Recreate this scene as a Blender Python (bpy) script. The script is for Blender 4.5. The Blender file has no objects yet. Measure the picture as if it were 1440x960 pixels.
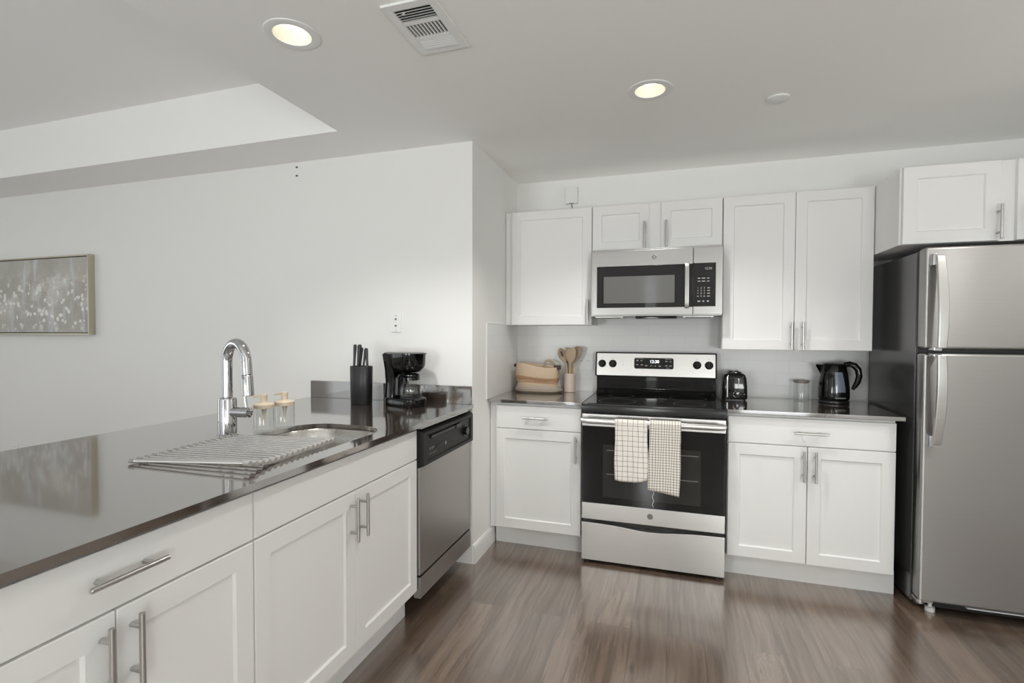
import bpy, bmesh, math, random
from mathutils import Vector, Matrix
random.seed(7)
S = bpy.context.scene
COL = S.collection
R = math.radians
PI = math.pi

# ------------------------------------------------------------------ camera
F_PX, U0, V0 = 704.0122, 723.1964, 483.8106
YAW, PITCH, ROLL = 0.3053, -0.0232, 0.0024
cd = bpy.data.cameras.new('camera')
cam = bpy.data.objects.new('camera', cd)
COL.objects.link(cam)
cd.sensor_fit = 'HORIZONTAL'
cd.sensor_width = 36.0
cd.lens = F_PX / 1440 * 36.0
cd.shift_x = (720 - U0) / 1440
cd.shift_y = (V0 - 480) / 1440
cd.clip_start = 0.02
c, s = math.cos(YAW), math.sin(YAW)
cp, sp = math.cos(PITCH), math.sin(PITCH)
Rv = Vector((c, s, 0)); Fv = Vector((-s * cp, c * cp, sp)); Uv = Vector((s * sp, -c * sp, cp))
cr, sr = math.cos(ROLL), math.sin(ROLL)
xr = Rv * cr + Uv * sr
yr = Uv * cr - Rv * sr
cam.matrix_world = Matrix(((xr.x, yr.x, -Fv.x, 1.074), (xr.y, yr.y, -Fv.y, -3.4767),
                           (xr.z, yr.z, -Fv.z, 1.3191), (0, 0, 0, 1)))
S.camera = cam

# ------------------------------------------------------------------ light
S.view_settings.view_transform = 'Standard'
S.view_settings.look = 'None'
S.view_settings.gamma = 1.0
S.view_settings.use_curve_mapping = False
S.view_settings.exposure = -0.06
S.cycles.max_bounces = 16
S.cycles.diffuse_bounces = 8
S.cycles.glossy_bounces = 6
S.cycles.transmission_bounces = 10
S.cycles.transparent_max_bounces = 16
S.cycles.caustics_reflective = False
S.cycles.caustics_refractive = False
S.cycles.sample_clamp_indirect = 6

w = bpy.data.worlds.new('daylight'); S.world = w
w.use_nodes = True
w.node_tree.nodes['Background'].inputs[0].default_value = (0.93, 0.97, 1.0, 1)
w.node_tree.nodes['Background'].inputs[1].default_value = 0.5


def area(name, loc, direction, sx, sy, power, col=(1, 1, 1), spread=180):
    l = bpy.data.lights.new(name, 'AREA')
    l.shape = 'RECTANGLE'; l.size = sx; l.size_y = sy; l.energy = power; l.color = col
    l.spread = R(spread)
    o = bpy.data.objects.new(name, l)
    COL.objects.link(o)
    o.location = loc
    o.rotation_euler = Vector(direction).to_track_quat('-Z', 'Z').to_euler()
    return o


LP = dict(living=11, door=26, side=25, up=90, can=46)
YS_ = -5.4
OPEN = ((-1.2, -.30), (.62, .88), (1.95, 2.90))       # unseen openings behind the camera, split so range reflections stay dark (x from, x to)
WSUM = sum(b - a for a, b in OPEN)
area('living_window_daylight', (-2.95, YS_ - .09, 1.25), (0, 1, 0), 3.1, 2.2, LP['living'], (0.955, 0.99, 0.985))
for oa, ob in OPEN:
    area('glass_door_daylight', ((oa + ob) / 2, YS_ - .09, 1.15), (0, 1, 0), ob - oa, 2.2, LP['door'] * (ob - oa) / WSUM, (0.955, 0.99, 0.985))
    area('ceiling_fill', ((oa + ob) / 2, YS_ - .05, 1.0), (0, .75, .66), ob - oa, .9, LP['up'] * (ob - oa) / WSUM, (0.955, 0.99, 0.985))  # added upward fill lamps that brighten the ceiling
area('side_window_daylight', (-5.64, -3.2, 1.35), (1, 0, 0), 3.0, 1.9, LP['side'], (0.955, 0.99, 0.985))


# ------------------------------------------------------------------ helpers
def sock(n, k, v):
    if k in n.inputs:
        n.inputs[k].default_value = v


class NT:
    def __init__(self, name):
        self.m = bpy.data.materials.new(name)
        self.m.use_nodes = True
        self.t = self.m.node_tree
        self.b = self.t.nodes['Principled BSDF']
        self.out = self.t.nodes['Material Output']

    def n(self, kind, **kw):
        nd = self.t.nodes.new(kind)
        for k, v in kw.items():
            if k.startswith('i_'):
                nd.inputs[k[2:].replace('_', ' ')].default_value = v
            else:
                setattr(nd, k, v)
        return nd

    def l(self, a, b):
        self.t.links.new(a, b)

    def math(self, op, a, b=None, c3=None):
        nd = self.n('ShaderNodeMath', operation=op)
        for i, v in enumerate((a, b, c3)):
            if v is None:
                continue
            if isinstance(v, (int, float)):
                nd.inputs[i].default_value = v
            else:
                self.l(v, nd.inputs[i])
        return nd.outputs[0]

    def ramp(self, fac, stops, interp='LINEAR'):
        nd = self.n('ShaderNodeValToRGB')
        r = nd.color_ramp
        r.interpolation = interp
        while len(r.elements) < len(stops):
            r.elements.new(0.5)
        for e, (p, col) in zip(r.elements, stops):
            e.position = p
            e.color = (*col, 1) if len(col) == 3 else col
        self.l(fac, nd.inputs[0])
        return nd.outputs[0]

    def mix(self, fac, a, b, blend='MIX'):
        nd = self.n('ShaderNodeMix', data_type='RGBA', blend_type=blend)
        for i, v in ((0, fac), (6, a), (7, b)):
            if isinstance(v, (int, float)):
                nd.inputs[i].default_value = v
            elif isinstance(v, tuple):
                nd.inputs[i].default_value = (*v, 1) if len(v) == 3 else v
            else:
                self.l(v, nd.inputs[i])
        return nd.outputs[2]

    def bump(self, h, strength=0.2, dist=0.002):
        nd = self.n('ShaderNodeBump')
        nd.inputs['Strength'].default_value = strength
        nd.inputs['Distance'].default_value = dist
        self.l(h, nd.inputs['Height'])
        self.l(nd.outputs[0], self.b.inputs['Normal'])

    def obj(self, scale=(1, 1, 1), rot=(0, 0, 0)):
        tc = self.n('ShaderNodeTexCoord')
        mp = self.n('ShaderNodeMapping')
        mp.inputs['Scale'].default_value = scale
        mp.inputs['Rotation'].default_value = rot
        self.l(tc.outputs['Object'], mp.inputs['Vector'])
        return mp.outputs[0]

    def noise(self, vec, scale=5, detail=2, rough=0.5, out=0):
        nd = self.n('ShaderNodeTexNoise')
        nd.inputs['Scale'].default_value = scale
        nd.inputs['Detail'].default_value = detail
        nd.inputs['Roughness'].default_value = rough
        if vec is not None:
            self.l(vec, nd.inputs['Vector'])
        return nd.outputs[out]


def mat(name, col, rough=0.5, metal=0.0, ior=1.5, coat=0.0, coat_rough=0.05, emit=None, estr=1.0, noise=0.0, nscale=40, aniso=0.0):
    t = NT(name)
    b = t.b
    sock(b, 'Base Color', (*col, 1)); sock(b, 'Roughness', rough); sock(b, 'Metallic', metal); sock(b, 'IOR', ior)
    sock(b, 'Coat Weight', coat); sock(b, 'Coat Roughness', coat_rough); sock(b, 'Anisotropic', aniso)
    if emit:
        sock(b, 'Emission Color', (*emit, 1)); sock(b, 'Emission Strength', estr)
    if noise:
        t.bump(t.noise(t.obj(), nscale, 3), noise, 0.001)
    return t.m


def steel(name, col=(0.60, 0.59, 0.575), rough=0.3, axis='z', aniso=0.0):
    """brushed stainless steel, brush lines running along the long axis"""
    t = NT(name)
    sc = {'x': (3, 300, 300), 'z': (300, 300, 3), 'y': (300, 3, 300)}[axis]
    v = t.obj(sc)
    nz = t.noise(v, 1.0, 2)
    t.l(t.ramp(nz, [(0.3, tuple(x * 0.96 for x in col)), (0.7, col)]), t.b.inputs['Base Color'])
    sock(t.b, 'Metallic', 1.0)
    t.l(t.math('MULTIPLY_ADD', nz, 0.08, rough - 0.04), t.b.inputs['Roughness'])
    t.bump(nz, 0.03, 0.0005)
    if aniso:
        tg = t.n('ShaderNodeTangent', direction_type='RADIAL', axis='X')
        t.l(tg.outputs[0], t.b.inputs['Tangent'])
        sock(t.b, 'Anisotropic', aniso)
    return t.m


def thin_glass(name, tint=(0.96, 0.98, 0.97), ior=1.5, rough=0.0, opac=0.0):
    t = NT(name)
    tr = t.n('ShaderNodeBsdfTransparent'); tr.inputs[0].default_value = (*tint, 1)
    gl = t.n('ShaderNodeBsdfGlossy'); gl.inputs['Roughness'].default_value = rough
    lw = t.n('ShaderNodeLayerWeight'); lw.inputs['Blend'].default_value = 0.5
    mx = t.n('ShaderNodeMixShader')
    f = t.math('MULTIPLY_ADD', t.math('POWER', lw.outputs['Facing'], 4.0), 0.75, 0.045 + opac)
    t.l(f, mx.inputs[0]); t.l(tr.outputs[0], mx.inputs[1]); t.l(gl.outputs[0], mx.inputs[2])
    t.l(mx.outputs[0], t.out.inputs[0])
    return t.m


class MB:
    def __init__(self):
        self.bm = bmesh.new()
        self.uv = None

    def face(self, vs):
        try:
            return self.bm.faces.new(vs)
        except ValueError:
            return None

    def box(self, a, b):
        x0, x1 = sorted((a[0], b[0])); y0, y1 = sorted((a[1], b[1])); z0, z1 = sorted((a[2], b[2]))
        v = [self.bm.verts.new(p) for p in ((x0, y0, z0), (x1, y0, z0), (x1, y1, z0), (x0, y1, z0),
                                            (x0, y0, z1), (x1, y0, z1), (x1, y1, z1), (x0, y1, z1))]
        for f in ((3, 2, 1, 0), (4, 5, 6, 7), (0, 1, 5, 4), (1, 2, 6, 5), (2, 3, 7, 6), (3, 0, 4, 7)):
            self.face([v[i] for i in f])
        return self

    def loft(self, rings, close=True, cap0=True, cap1=True):
        vr = [[self.bm.verts.new(p) for p in r] for r in rings]
        n = len(vr[0])
        for a, b in zip(vr, vr[1:]):
            for i in range(n if close else n - 1):
                j = (i + 1) % n
                self.face((a[i], a[j], b[j], b[i]))
        if close and cap0:
            self.face(list(reversed(vr[0])))
        if close and cap1:
            self.face(vr[-1])
        return self

    def tube(self, pts, r, n=12, caps=True):
        P = [Vector(p) for p in pts]
        rs = r if isinstance(r, (list, tuple)) else [r] * len(P)
        T = []
        for i in range(len(P)):
            a = P[max(i - 1, 0)]; b = P[min(i + 1, len(P) - 1)]
            T.append((b - a).normalized())
        u = T[0].orthogonal().normalized()
        rings = []
        for i, p in enumerate(P):
            u = (u - T[i] * u.dot(T[i]))
            u = u.normalized() if u.length > 1e-6 else T[i].orthogonal().normalized()
            v = T[i].cross(u)
            rings.append([p + (u * math.cos(k * 2 * PI / n) + v * math.sin(k * 2 * PI / n)) * rs[i] for k in range(n)])
        return self.loft(rings, True, caps, caps)

    def ribbon(self, pts, hw, hd, side):
        """flat bar: rectangular section swept along pts; side = width direction"""
        P = [Vector(p) for p in pts]; sd = Vector(side).normalized()
        rings = []
        for i, p in enumerate(P):
            t = (P[min(i + 1, len(P) - 1)] - P[max(i - 1, 0)]).normalized()
            nrm = t.cross(sd).normalized()
            k = hw[i] if isinstance(hw, (list, tuple)) else hw
            rings.append([p + sd * k + nrm * hd, p - sd * k + nrm * hd, p - sd * k - nrm * hd, p + sd * k - nrm * hd])
        return self.loft(rings)

    def lathe(self, prof, o, n=32, ax=(0, 0, 1), ux=None, a0=0.0, a1=2 * PI, close=True):
        """prof: (r, h) pairs from one end to the other"""
        o = Vector(o); ax = Vector(ax).normalized()
        ux = Vector(ux) if ux else ax.orthogonal()
        ux = (ux - ax * ux.dot(ax)).normalized(); uy = ax.cross(ux)
        full = abs(a1 - a0 - 2 * PI) < 1e-6
        m = n if full else n + 1
        rings = []
        for r, h in prof:
            rings.append([o + ax * h + (ux * math.cos(a0 + (a1 - a0) * k / n) + uy * math.sin(a0 + (a1 - a0) * k / n)) * max(r, 1e-5) for k in range(m)])
        if full:
            self.loft(rings, True, close, close)
        else:
            self.loft(rings, False)
        return self

    def prism(self, poly, f, c0, c1):
        """poly: 2-D outline; f(a, b, c) -> point; extruded between c0 and c1"""
        return self.loft([[f(a, b, c0) for a, b in poly], [f(a, b, c1) for a, b in poly]])

    def slab(self, outer, holes, z0, z1):
        """horizontal slab with holes"""
        bm = self.bm
        loops = []
        for lp in [outer] + holes:
            vs = [bm.verts.new((x, y, z0)) for x, y in lp]
            loops.append(vs)
        ed = []
        for vs in loops:
            for i in range(len(vs)):
                ed.append(bm.edges.new((vs[i], vs[(i + 1) % len(vs)])))
        res = bmesh.ops.triangle_fill(bm, use_beauty=True, edges=ed)
        fs = [g for g in res['geom'] if isinstance(g, bmesh.types.BMFace)]
        dup = {}
        for vs in loops:
            for v in vs:
                dup[v] = bm.verts.new((v.co.x, v.co.y, z1))
        for f in fs:
            self.face([dup[v] for v in f.verts])
        for vs in loops:
            for i in range(len(vs)):
                a, b = vs[i], vs[(i + 1) % len(vs)]
                self.face((a, b, dup[b], dup[a]))
        return self

    def grid(self, pts, uvs=None):
        """open surface from rows of points"""
        vr = [[self.bm.verts.new(p) for p in row] for row in pts]
        if uvs and self.uv is None:
            self.uv = self.bm.loops.layers.uv.new('UVMap')
        for i in range(len(vr) - 1):
            for j in range(len(vr[0]) - 1):
                f = self.face((vr[i][j], vr[i][j + 1], vr[i + 1][j + 1], vr[i + 1][j]))
                if uvs and f:
                    for lp, (a, b) in zip(f.loops, ((i, j), (i, j + 1), (i + 1, j + 1), (i + 1, j))):
                        lp[self.uv].uv = uvs[a][b]
        return self

    def text(self, string, size, f, depth=0.0004, align='CENTER'):
        cu = bpy.data.curves.new('t', 'FONT')
        cu.body = string; cu.size = size; cu.align_x = align; cu.align_y = 'CENTER'; cu.extrude = depth / 2; cu.resolution_u = 3
        o = bpy.data.objects.new('t', cu)
        COL.objects.link(o)
        dg = bpy.context.evaluated_depsgraph_get()
        me = bpy.data.meshes.new_from_object(o.evaluated_get(dg))
        vs = [self.bm.verts.new(f(v.co.x, v.co.y, v.co.z + depth / 2)) for v in me.vertices]
        for p in me.polygons:
            self.face([vs[i] for i in p.vertices])
        bpy.data.objects.remove(o); bpy.data.curves.remove(cu); bpy.data.meshes.remove(me)
        return self

    def build(self, name, m, parent=None, bevel=0.0, seg=2, loc=None, ang=35, norm=True, smooth=True):
        bm = self.bm
        if norm:
            bmesh.ops.recalc_face_normals(bm, faces=bm.faces[:])
        if bevel:
            es = [e for e in bm.edges if len(e.link_faces) == 2 and e.calc_face_angle(0) > R(30)]
            bmesh.ops.bevel(bm, geom=es, offset=bevel, segments=seg, affect='EDGES', profile=0.5, clamp_overlap=True)
        for fa in bm.faces:
            fa.smooth = smooth
        for e in bm.edges:
            if len(e.link_faces) == 2 and e.calc_face_angle(0) > R(ang):
                e.smooth = False
        o0 = WLOC[parent.name] if parent else Vector(loc if loc else (0, 0, 0))
        for v in bm.verts:
            v.co -= o0
        me = bpy.data.meshes.new(name)
        bm.to_mesh(me); bm.free()
        me.materials.append(m)
        o = bpy.data.objects.new(name, me)
        COL.objects.link(o)
        if parent:
            o.parent = parent
        else:
            o.location = o0
        if bevel and smooth:
            o.modifiers.new('even_shading', 'WEIGHTED_NORMAL').keep_sharp = True
        WLOC[o.name] = o0
        return o


WLOC = {}


def tag(o, label, cat, group=None, kind=None):
    if label: o['label'] = label
    if cat: o['category'] = cat
    if group: o['group'] = group
    if kind: o['kind'] = kind
    return o


def thing(name, label, cat, loc, group=None):
    o = bpy.data.objects.new(name, None)
    o.empty_display_size = 0.05
    COL.objects.link(o)
    o.location = loc
    WLOC[o.name] = Vector(loc)
    return tag(o, label, cat, group)


def struct(name, mb, m, label=None, bevel=0, **k):
    o = mb.build(name, m, None, bevel, **k)
    o['kind'] = 'structure'
    if label:
        o['label'] = label
    return o


def rrect(x0, y0, x1, y1, r, n=8):
    pts = []
    for cx, cy, a in ((x1 - r, y1 - r, 0), (x0 + r, y1 - r, 90), (x0 + r, y0 + r, 180), (x1 - r, y0 + r, 270)):
        for k in range(n + 1):
            t = R(a + 90 * k / n)
            pts.append((cx + r * math.cos(t), cy + r * math.sin(t)))
    return pts


def circle(cx, cy, r, n=32):
    return [(cx + r * math.cos(2 * PI * k / n), cy + r * math.sin(2 * PI * k / n)) for k in range(n)]


def back(y):      # frame looking at a plane y = const from the room: a = x, b = z, c = out of the wall
    return lambda a, b, cc: Vector((a, y - cc, b))


def side(x):      # plane x = const facing +x: a = y, b = z
    return lambda a, b, cc: Vector((x + cc, a, b))


def fbox(mb, f, a0, b0, c0, a1, b1, c1):
    return mb.loft([[f(a0, b0, q), f(a1, b0, q), f(a1, b1, q), f(a0, b1, q)] for q in (c0, c1)])


# ------------------------------------------------------------------ materials
M = {}
M['wall'] = mat('white_wall_paint', (0.85, 0.848, 0.832), 0.62, noise=0.05, nscale=180)
M['ceil'] = mat('white_ceiling_paint', (0.92, 0.918, 0.905), 0.7, noise=0.05, nscale=160)
M['trim'] = mat('white_trim_paint', (0.83, 0.83, 0.82), 0.35)
M['cab'] = mat('white_cabinet_lacquer', (0.84, 0.838, 0.828), 0.38)
M['nickel'] = mat('satin_nickel', (0.55, 0.54, 0.52), 0.28, 1.0)
M['chrome'] = mat('polished_chrome', (0.56, 0.56, 0.57), 0.05, 1.0)
M['steel_x'] = steel('brushed_steel_horizontal', axis='x', rough=0.3)
M['steel_fridge'] = steel('brushed_steel_fridge', (0.43, 0.42, 0.41), 0.36, axis='x', aniso=.8)
M['steel_dw'] = steel('brushed_steel_dishwasher', (0.46, 0.44, 0.42), 0.36, axis='y')
M['steel_sink'] = steel('brushed_steel_sink', (0.58, 0.56, 0.53), 0.28, axis='y')
M['steel_rod'] = mat('stainless_rod', (0.82, 0.81, 0.80), 0.26, 1.0)
M['black_gloss'] = mat('black_glass', (0.008, 0.008, 0.008), 0.04, ior=1.52)
M['black_enamel'] = mat('black_enamel', (0.012, 0.012, 0.012), 0.16)
M['black_plastic'] = mat('black_plastic', (0.014, 0.014, 0.015), 0.3)
M['black_shiny'] = mat('glossy_black_plastic', (0.003, 0.003, 0.0035), 0.05, ior=1.5)
M['charcoal'] = mat('charcoal_plastic', (0.020, 0.020, 0.022), 0.33)
M['fridge_side'] = mat('charcoal_fridge_side', (0.050, 0.050, 0.049), 0.2, ior=1.75, noise=0.05, nscale=500)
M['dark_void'] = mat('dark_recess', (0.006, 0.006, 0.006), 0.8)  # shade inside slots, duct and toe space put into the colour
M['plate'] = mat('white_plastic', (0.86, 0.86, 0.85), 0.3)
M['grey_mark'] = mat('grey_print', (0.45, 0.45, 0.44), 0.5)
M['dim_mark'] = mat('faint_grey_print', (0.22, 0.22, 0.21), 0.5)
M['dark_mark'] = mat('dark_print', (0.12, 0.12, 0.12), 0.5)
M['glass'] = thin_glass('clear_glass', (0.985, 0.99, 0.985))
M['window_glass'] = mat('tinted_oven_glass', (0.02, 0.02, 0.02), 0.03, ior=1.5)
M['gold_frame'] = mat('champagne_frame', (0.50, 0.46, 0.36), 0.38, 0.6)
M['led_white'] = mat('clock_digits', (0.9, 0.9, 0.9), 0.5, emit=(0.9, 0.95, 1.0), estr=2.2)
M['lamp_lens'] = mat('warm_lamp_lens', (1, 1, 1), 0.5, emit=(1.0, 0.96, 0.84), estr=2.2)
M['lamp_cone'] = mat('lamp_reflector', (0.85, 0.82, 0.72), 0.35)
M['silicone'] = mat('grey_silicone', (0.42, 0.40, 0.38), 0.55)
M['wood_light'] = mat('beech_wood', (0.50, 0.36, 0.22), 0.5)
M['beige_silicone'] = mat('beige_silicone', (0.43, 0.335, 0.235), 0.55)
M['cream'] = mat('cream_plastic', (0.66, 0.55, 0.42), 0.45)
M['crock'] = mat('pinkish_beige_ceramic', (0.60, 0.50, 0.43), 0.45)
M['lid_grey'] = mat('grey_brown_lid', (0.27, 0.23, 0.21), 0.4)
M['kettle_window'] = mat('blue_grey_window', (0.16, 0.20, 0.26), 0.12)

# worktop: polished taupe quartz
t = NT('taupe_quartz')
v = t.obj()
nz = t.noise(v, 260, 3, 0.6)
t.l(t.ramp(nz, [(0.3, (0.052, 0.037, 0.028)), (0.75, (0.080, 0.060, 0.047))]), t.b.inputs['Base Color'])
sock(t.b, 'Roughness', 0.10); sock(t.b, 'IOR', 2.3); sock(t.b, 'Coat Weight', 1.0); sock(t.b, 'Coat IOR', 3.1); sock(t.b, 'Coat Roughness', 0.06)
M['quartz'] = t.m

# floor: dark brown planks running away from the kitchen front
t = NT('dark_brown_plank_floor')
tc = t.n('ShaderNodeTexCoord')
sx = t.n('ShaderNodeSeparateXYZ'); t.l(tc.outputs['Object'], sx.inputs[0])
cx = t.n('ShaderNodeCombineXYZ'); t.l(sx.outputs[1], cx.inputs[0]); t.l(sx.outputs[0], cx.inputs[1])
br = t.n('ShaderNodeTexBrick')
br.inputs['Scale'].default_value = 1.0
br.inputs['Brick Width'].default_value = 1.22; br.inputs['Row Height'].default_value = 0.152
br.inputs['Mortar Size'].default_value = 0.0012; br.inputs['Mortar Smooth'].default_value = 0.3
br.inputs['Color1'].default_value = (0, 0, 0, 1); br.inputs['Color2'].default_value = (1, 1, 1, 1)
br.inputs['Mortar'].default_value = (0.3, 0.3, 0.3, 1)
br.offset = 0.37
t.l(cx.outputs[0], br.inputs['Vector'])
mp = t.n('ShaderNodeMapping'); mp.inputs['Scale'].default_value = (48, 2.2, 1)
t.l(tc.outputs['Object'], mp.inputs['Vector'])
off = t.n('ShaderNodeVectorMath', operation='ADD')
sc2 = t.n('ShaderNodeVectorMath', operation='SCALE'); sc2.inputs['Scale'].default_value = 19.0
t.l(br.outputs['Color'], sc2.inputs[0]); t.l(mp.outputs[0], off.inputs[0]); t.l(sc2.outputs[0], off.inputs[1])
wn = t.noise(tc.outputs['Object'], 2.3, 3, 0.6, 1)
ofw = t.n('ShaderNodeVectorMath', operation='MULTIPLY_ADD'); ofw.inputs[1].default_value = (2.2, .5, 0)
t.l(wn, ofw.inputs[0]); t.l(off.outputs[0], ofw.inputs[2])
g1 = t.noise(ofw.outputs[0], 1.0, 8, 0.68)
mp2 = t.n('ShaderNodeMapping'); mp2.inputs['Scale'].default_value = (9, 1.1, 1)
t.l(tc.outputs['Object'], mp2.inputs['Vector'])
g2 = t.noise(mp2.outputs[0], 1.0, 3, 0.55)
base = t.ramp(g1, [(0.25, (0.075, 0.048, 0.033)), (0.52, (0.185, 0.128, 0.093)), (0.8, (0.225, 0.160, 0.118))])
pl = t.ramp(br.outputs['Color'], [(0.0, (0.74, 0.74, 0.74)), (1.0, (1.28, 1.26, 1.24))])
colr = t.mix(1.0, base, pl, 'MULTIPLY')
colr = t.mix(t.ramp(g2, [(0.35, (0, 0, 0)), (0.7, (0.35, 0.35, 0.35))]), colr, (0.085, 0.055, 0.038))
mp3 = t.n('ShaderNodeMapping'); mp3.inputs['Scale'].default_value = (7.5, 2.6, 1)
t.l(tc.outputs['Object'], mp3.inputs['Vector'])
vk = t.n('ShaderNodeTexVoronoi'); vk.inputs['Scale'].default_value = 1.0; t.l(mp3.outputs[0], vk.inputs['Vector'])
colr = t.mix(t.ramp(t.math('ADD', vk.outputs['Distance'], t.math('MULTIPLY', t.math('SUBTRACT', g1, 0.5), 0.10)), [(0.05, (0.8, 0.8, 0.8)), (0.13, (0, 0, 0))]), colr, (0.05, 0.032, 0.022))
colr = t.mix(br.outputs['Fac'], colr, (0.03, 0.02, 0.015))
t.l(colr, t.b.inputs['Base Color'])
t.l(t.math('MULTIPLY_ADD', g1, 0.14, 0.17), t.b.inputs['Roughness'])
sock(t.b, 'IOR', 2.1); sock(t.b, 'Coat IOR', 2.1); sock(t.b, 'Coat Roughness', 0.22)
t.l(t.ramp(g1, [(0.30, (0.42, 0.42, 0.42)), (0.60, (1, 1, 1))]), t.b.inputs['Coat Weight'])
hh = t.math('SUBTRACT', t.math('MULTIPLY', g1, 0.4), t.math('MULTIPLY', br.outputs['Fac'], 1.0))
t.bump(hh, 0.06, 0.0008)
M['floor'] = t.m


def tile_mat(name, horiz):
    t = NT(name)
    tc = t.n('ShaderNodeTexCoord')
    sx = t.n('ShaderNodeSeparateXYZ'); t.l(tc.outputs['Object'], sx.inputs[0])
    cx = t.n('ShaderNodeCombineXYZ'); t.l(sx.outputs[horiz], cx.inputs[0]); t.l(sx.outputs[2], cx.inputs[1])
    br = t.n('ShaderNodeTexBrick')
    br.inputs['Scale'].default_value = 1.0
    br.inputs['Brick Width'].default_value = 0.154; br.inputs['Row Height'].default_value = 0.0765
    br.inputs['Mortar Size'].default_value = 0.0015; br.inputs['Mortar Smooth'].default_value = 0.4
    br.inputs['Color1'].default_value = (0.80, 0.80, 0.79, 1); br.inputs['Color2'].default_value = (0.82, 0.82, 0.81, 1)
    br.inputs['Mortar'].default_value = (0.76, 0.76, 0.75, 1)
    t.l(cx.outputs[0], br.inputs['Vector'])
    t.l(br.outputs['Color'], t.b.inputs['Base Color'])
    sock(t.b, 'Roughness', 0.28)
    t.bump(t.math('SUBTRACT', 1.0, br.outputs['Fac']), 0.2, 0.001)
    return t.m


M['tile_x'] = tile_mat('white_subway_tile', 0)
M['tile_y'] = tile_mat('white_subway_tile_side', 1)


def towel_mat(name, cell, line, colr, colline, soft):
    t = NT(name)
    uv = t.n('ShaderNodeUVMap')
    sx = t.n('ShaderNodeSeparateXYZ'); t.l(uv.outputs[0], sx.inputs[0])
    fac = None
    for k in (0, 1):
        fr = t.math('FRACT', t.math('DIVIDE', sx.outputs[k], cell))
        on = t.math('LESS_THAN', t.math('ABSOLUTE', t.math('SUBTRACT', fr, 0.5)), line)
        fac = on if fac is None else (t.math('MAXIMUM', fac, on) if not soft else t.math('MULTIPLY', t.math('ADD', fac, on), 0.5))
    nz = t.noise(t.obj(), 900, 2)
    c0 = t.mix(fac, colr, colline)
    t.l(t.mix(0.12, c0, t.ramp(nz, [(0.3, (0.4, 0.38, 0.35)), (0.7, (1, 1, 1))]), 'MULTIPLY'), t.b.inputs['Base Color'])
    sock(t.b, 'Roughness', 0.9)
    t.bump(nz, 0.25, 0.0008)
    return t.m


M['towel_big'] = towel_mat('cream_windowpane_check_cloth', 0.0275, 0.035, (0.86, 0.81, 0.76), (0.13, 0.11, 0.10), False)
M['towel_small'] = towel_mat('cream_gingham_cloth', 0.0138, 0.2, (0.88, 0.84, 0.78), (0.26, 0.215, 0.19), True)

# basket: woven cotton rope, stripes follow the courses (uv v = position along the side)
t = NT('woven_rope_basket')
uv = t.n('ShaderNodeUVMap')
sx = t.n('ShaderNodeSeparateXYZ'); t.l(uv.outputs[0], sx.inputs[0])
cr_ = t.ramp(sx.outputs[1], [(0.0, (0.40, 0.335, 0.27)), (0.20, (0.42, 0.36, 0.29)), (0.30, (0.56, 0.40, 0.26)), (0.42, (0.60, 0.43, 0.28)),
                             (0.44, (0.47, 0.27, 0.15)), (0.52, (0.46, 0.265, 0.15)), (0.54, (0.66, 0.50, 0.35)), (1.0, (0.70, 0.55, 0.40))])
wv = t.math('SINE', t.math('MULTIPLY', sx.outputs[1], 2 * PI * 22))
wu = t.math('SINE', t.math('MULTIPLY', sx.outputs[0], 2 * PI * 90))
t.l(t.mix(t.math('MULTIPLY_ADD', wv, 0.05, 0.06), cr_, (0.30, 0.22, 0.15)), t.b.inputs['Base Color'])
sock(t.b, 'Roughness', 0.9)
t.bump(t.math('ADD', wv, t.math('MULTIPLY', wu, 0.3)), 0.5, 0.002)
M['basket'] = t.m

# abstract painting
t = NT('abstract_floral_canvas')
v = t.obj()
n1 = t.noise(v, 3.0, 4, 0.6)
col0 = t.ramp(n1, [(0.3, (0.38, 0.365, 0.33)), (0.55, (0.48, 0.465, 0.43)), (0.75, (0.53, 0.505, 0.46))])
vs = t.obj((7, 1, 1.3))
n2 = t.noise(vs, 1.8, 3, 0.6)
col0 = t.mix(t.ramp(n2, [(0.55, (0, 0, 0)), (0.70, (0.75, 0.75, 0.75))]), col0, (0.66, 0.69, 0.74))
n3 = t.noise(v, 5.5, 3, 0.6)
col0 = t.mix(t.ramp(n3, [(0.60, (0, 0, 0)), (0.72, (0.6, 0.6, 0.6))]), col0, (0.68, 0.68, 0.65))
n4 = t.noise(v, 4.2, 2, 0.5)
col0 = t.mix(t.ramp(n4, [(0.64, (0, 0, 0)), (0.75, (0.5, 0.5, 0.5))]), col0, (0.52, 0.41, 0.33))
sx = t.n('ShaderNodeSeparateXYZ'); t.l(v, sx.inputs[0])
vo = t.n('ShaderNodeTexVoronoi'); vo.inputs['Scale'].default_value = 19.0
nd_ = t.noise(v, 16, 2, 0.5, 1)
dv = t.n('ShaderNodeVectorMath', operation='MULTIPLY_ADD'); dv.inputs[1].default_value = (.055, .055, .055)
t.l(nd_, dv.inputs[0]); t.l(v, dv.inputs[2])
t.l(dv.outputs[0], vo.inputs['Vector'])
v2 = t.n('ShaderNodeTexVoronoi'); v2.inputs['Scale'].default_value = 60.0
t.l(dv.outputs[0], v2.inputs['Vector'])
blot = t.math('MULTIPLY', t.ramp(t.noise(v, 3.4, 4, 0.7), [(0.50, (0, 0, 0)), (0.62, (1, 1, 1))]), t.ramp(t.math('MULTIPLY_ADD', sx.outputs[2], 1.0, 0.5), [(0.30, (0, 0, 0)), (0.42, (1, 1, 1)), (0.60, (1, 1, 1)), (0.72, (0, 0, 0))]))
speck = t.math('MULTIPLY', t.math('LESS_THAN', v2.outputs['Distance'], 0.30), t.math('MULTIPLY_ADD', blot, 0.6, 0.12))
col0 = t.mix(t.math('MULTIPLY', blot, 0.55), col0, (0.72, 0.72, 0.70))
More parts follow.
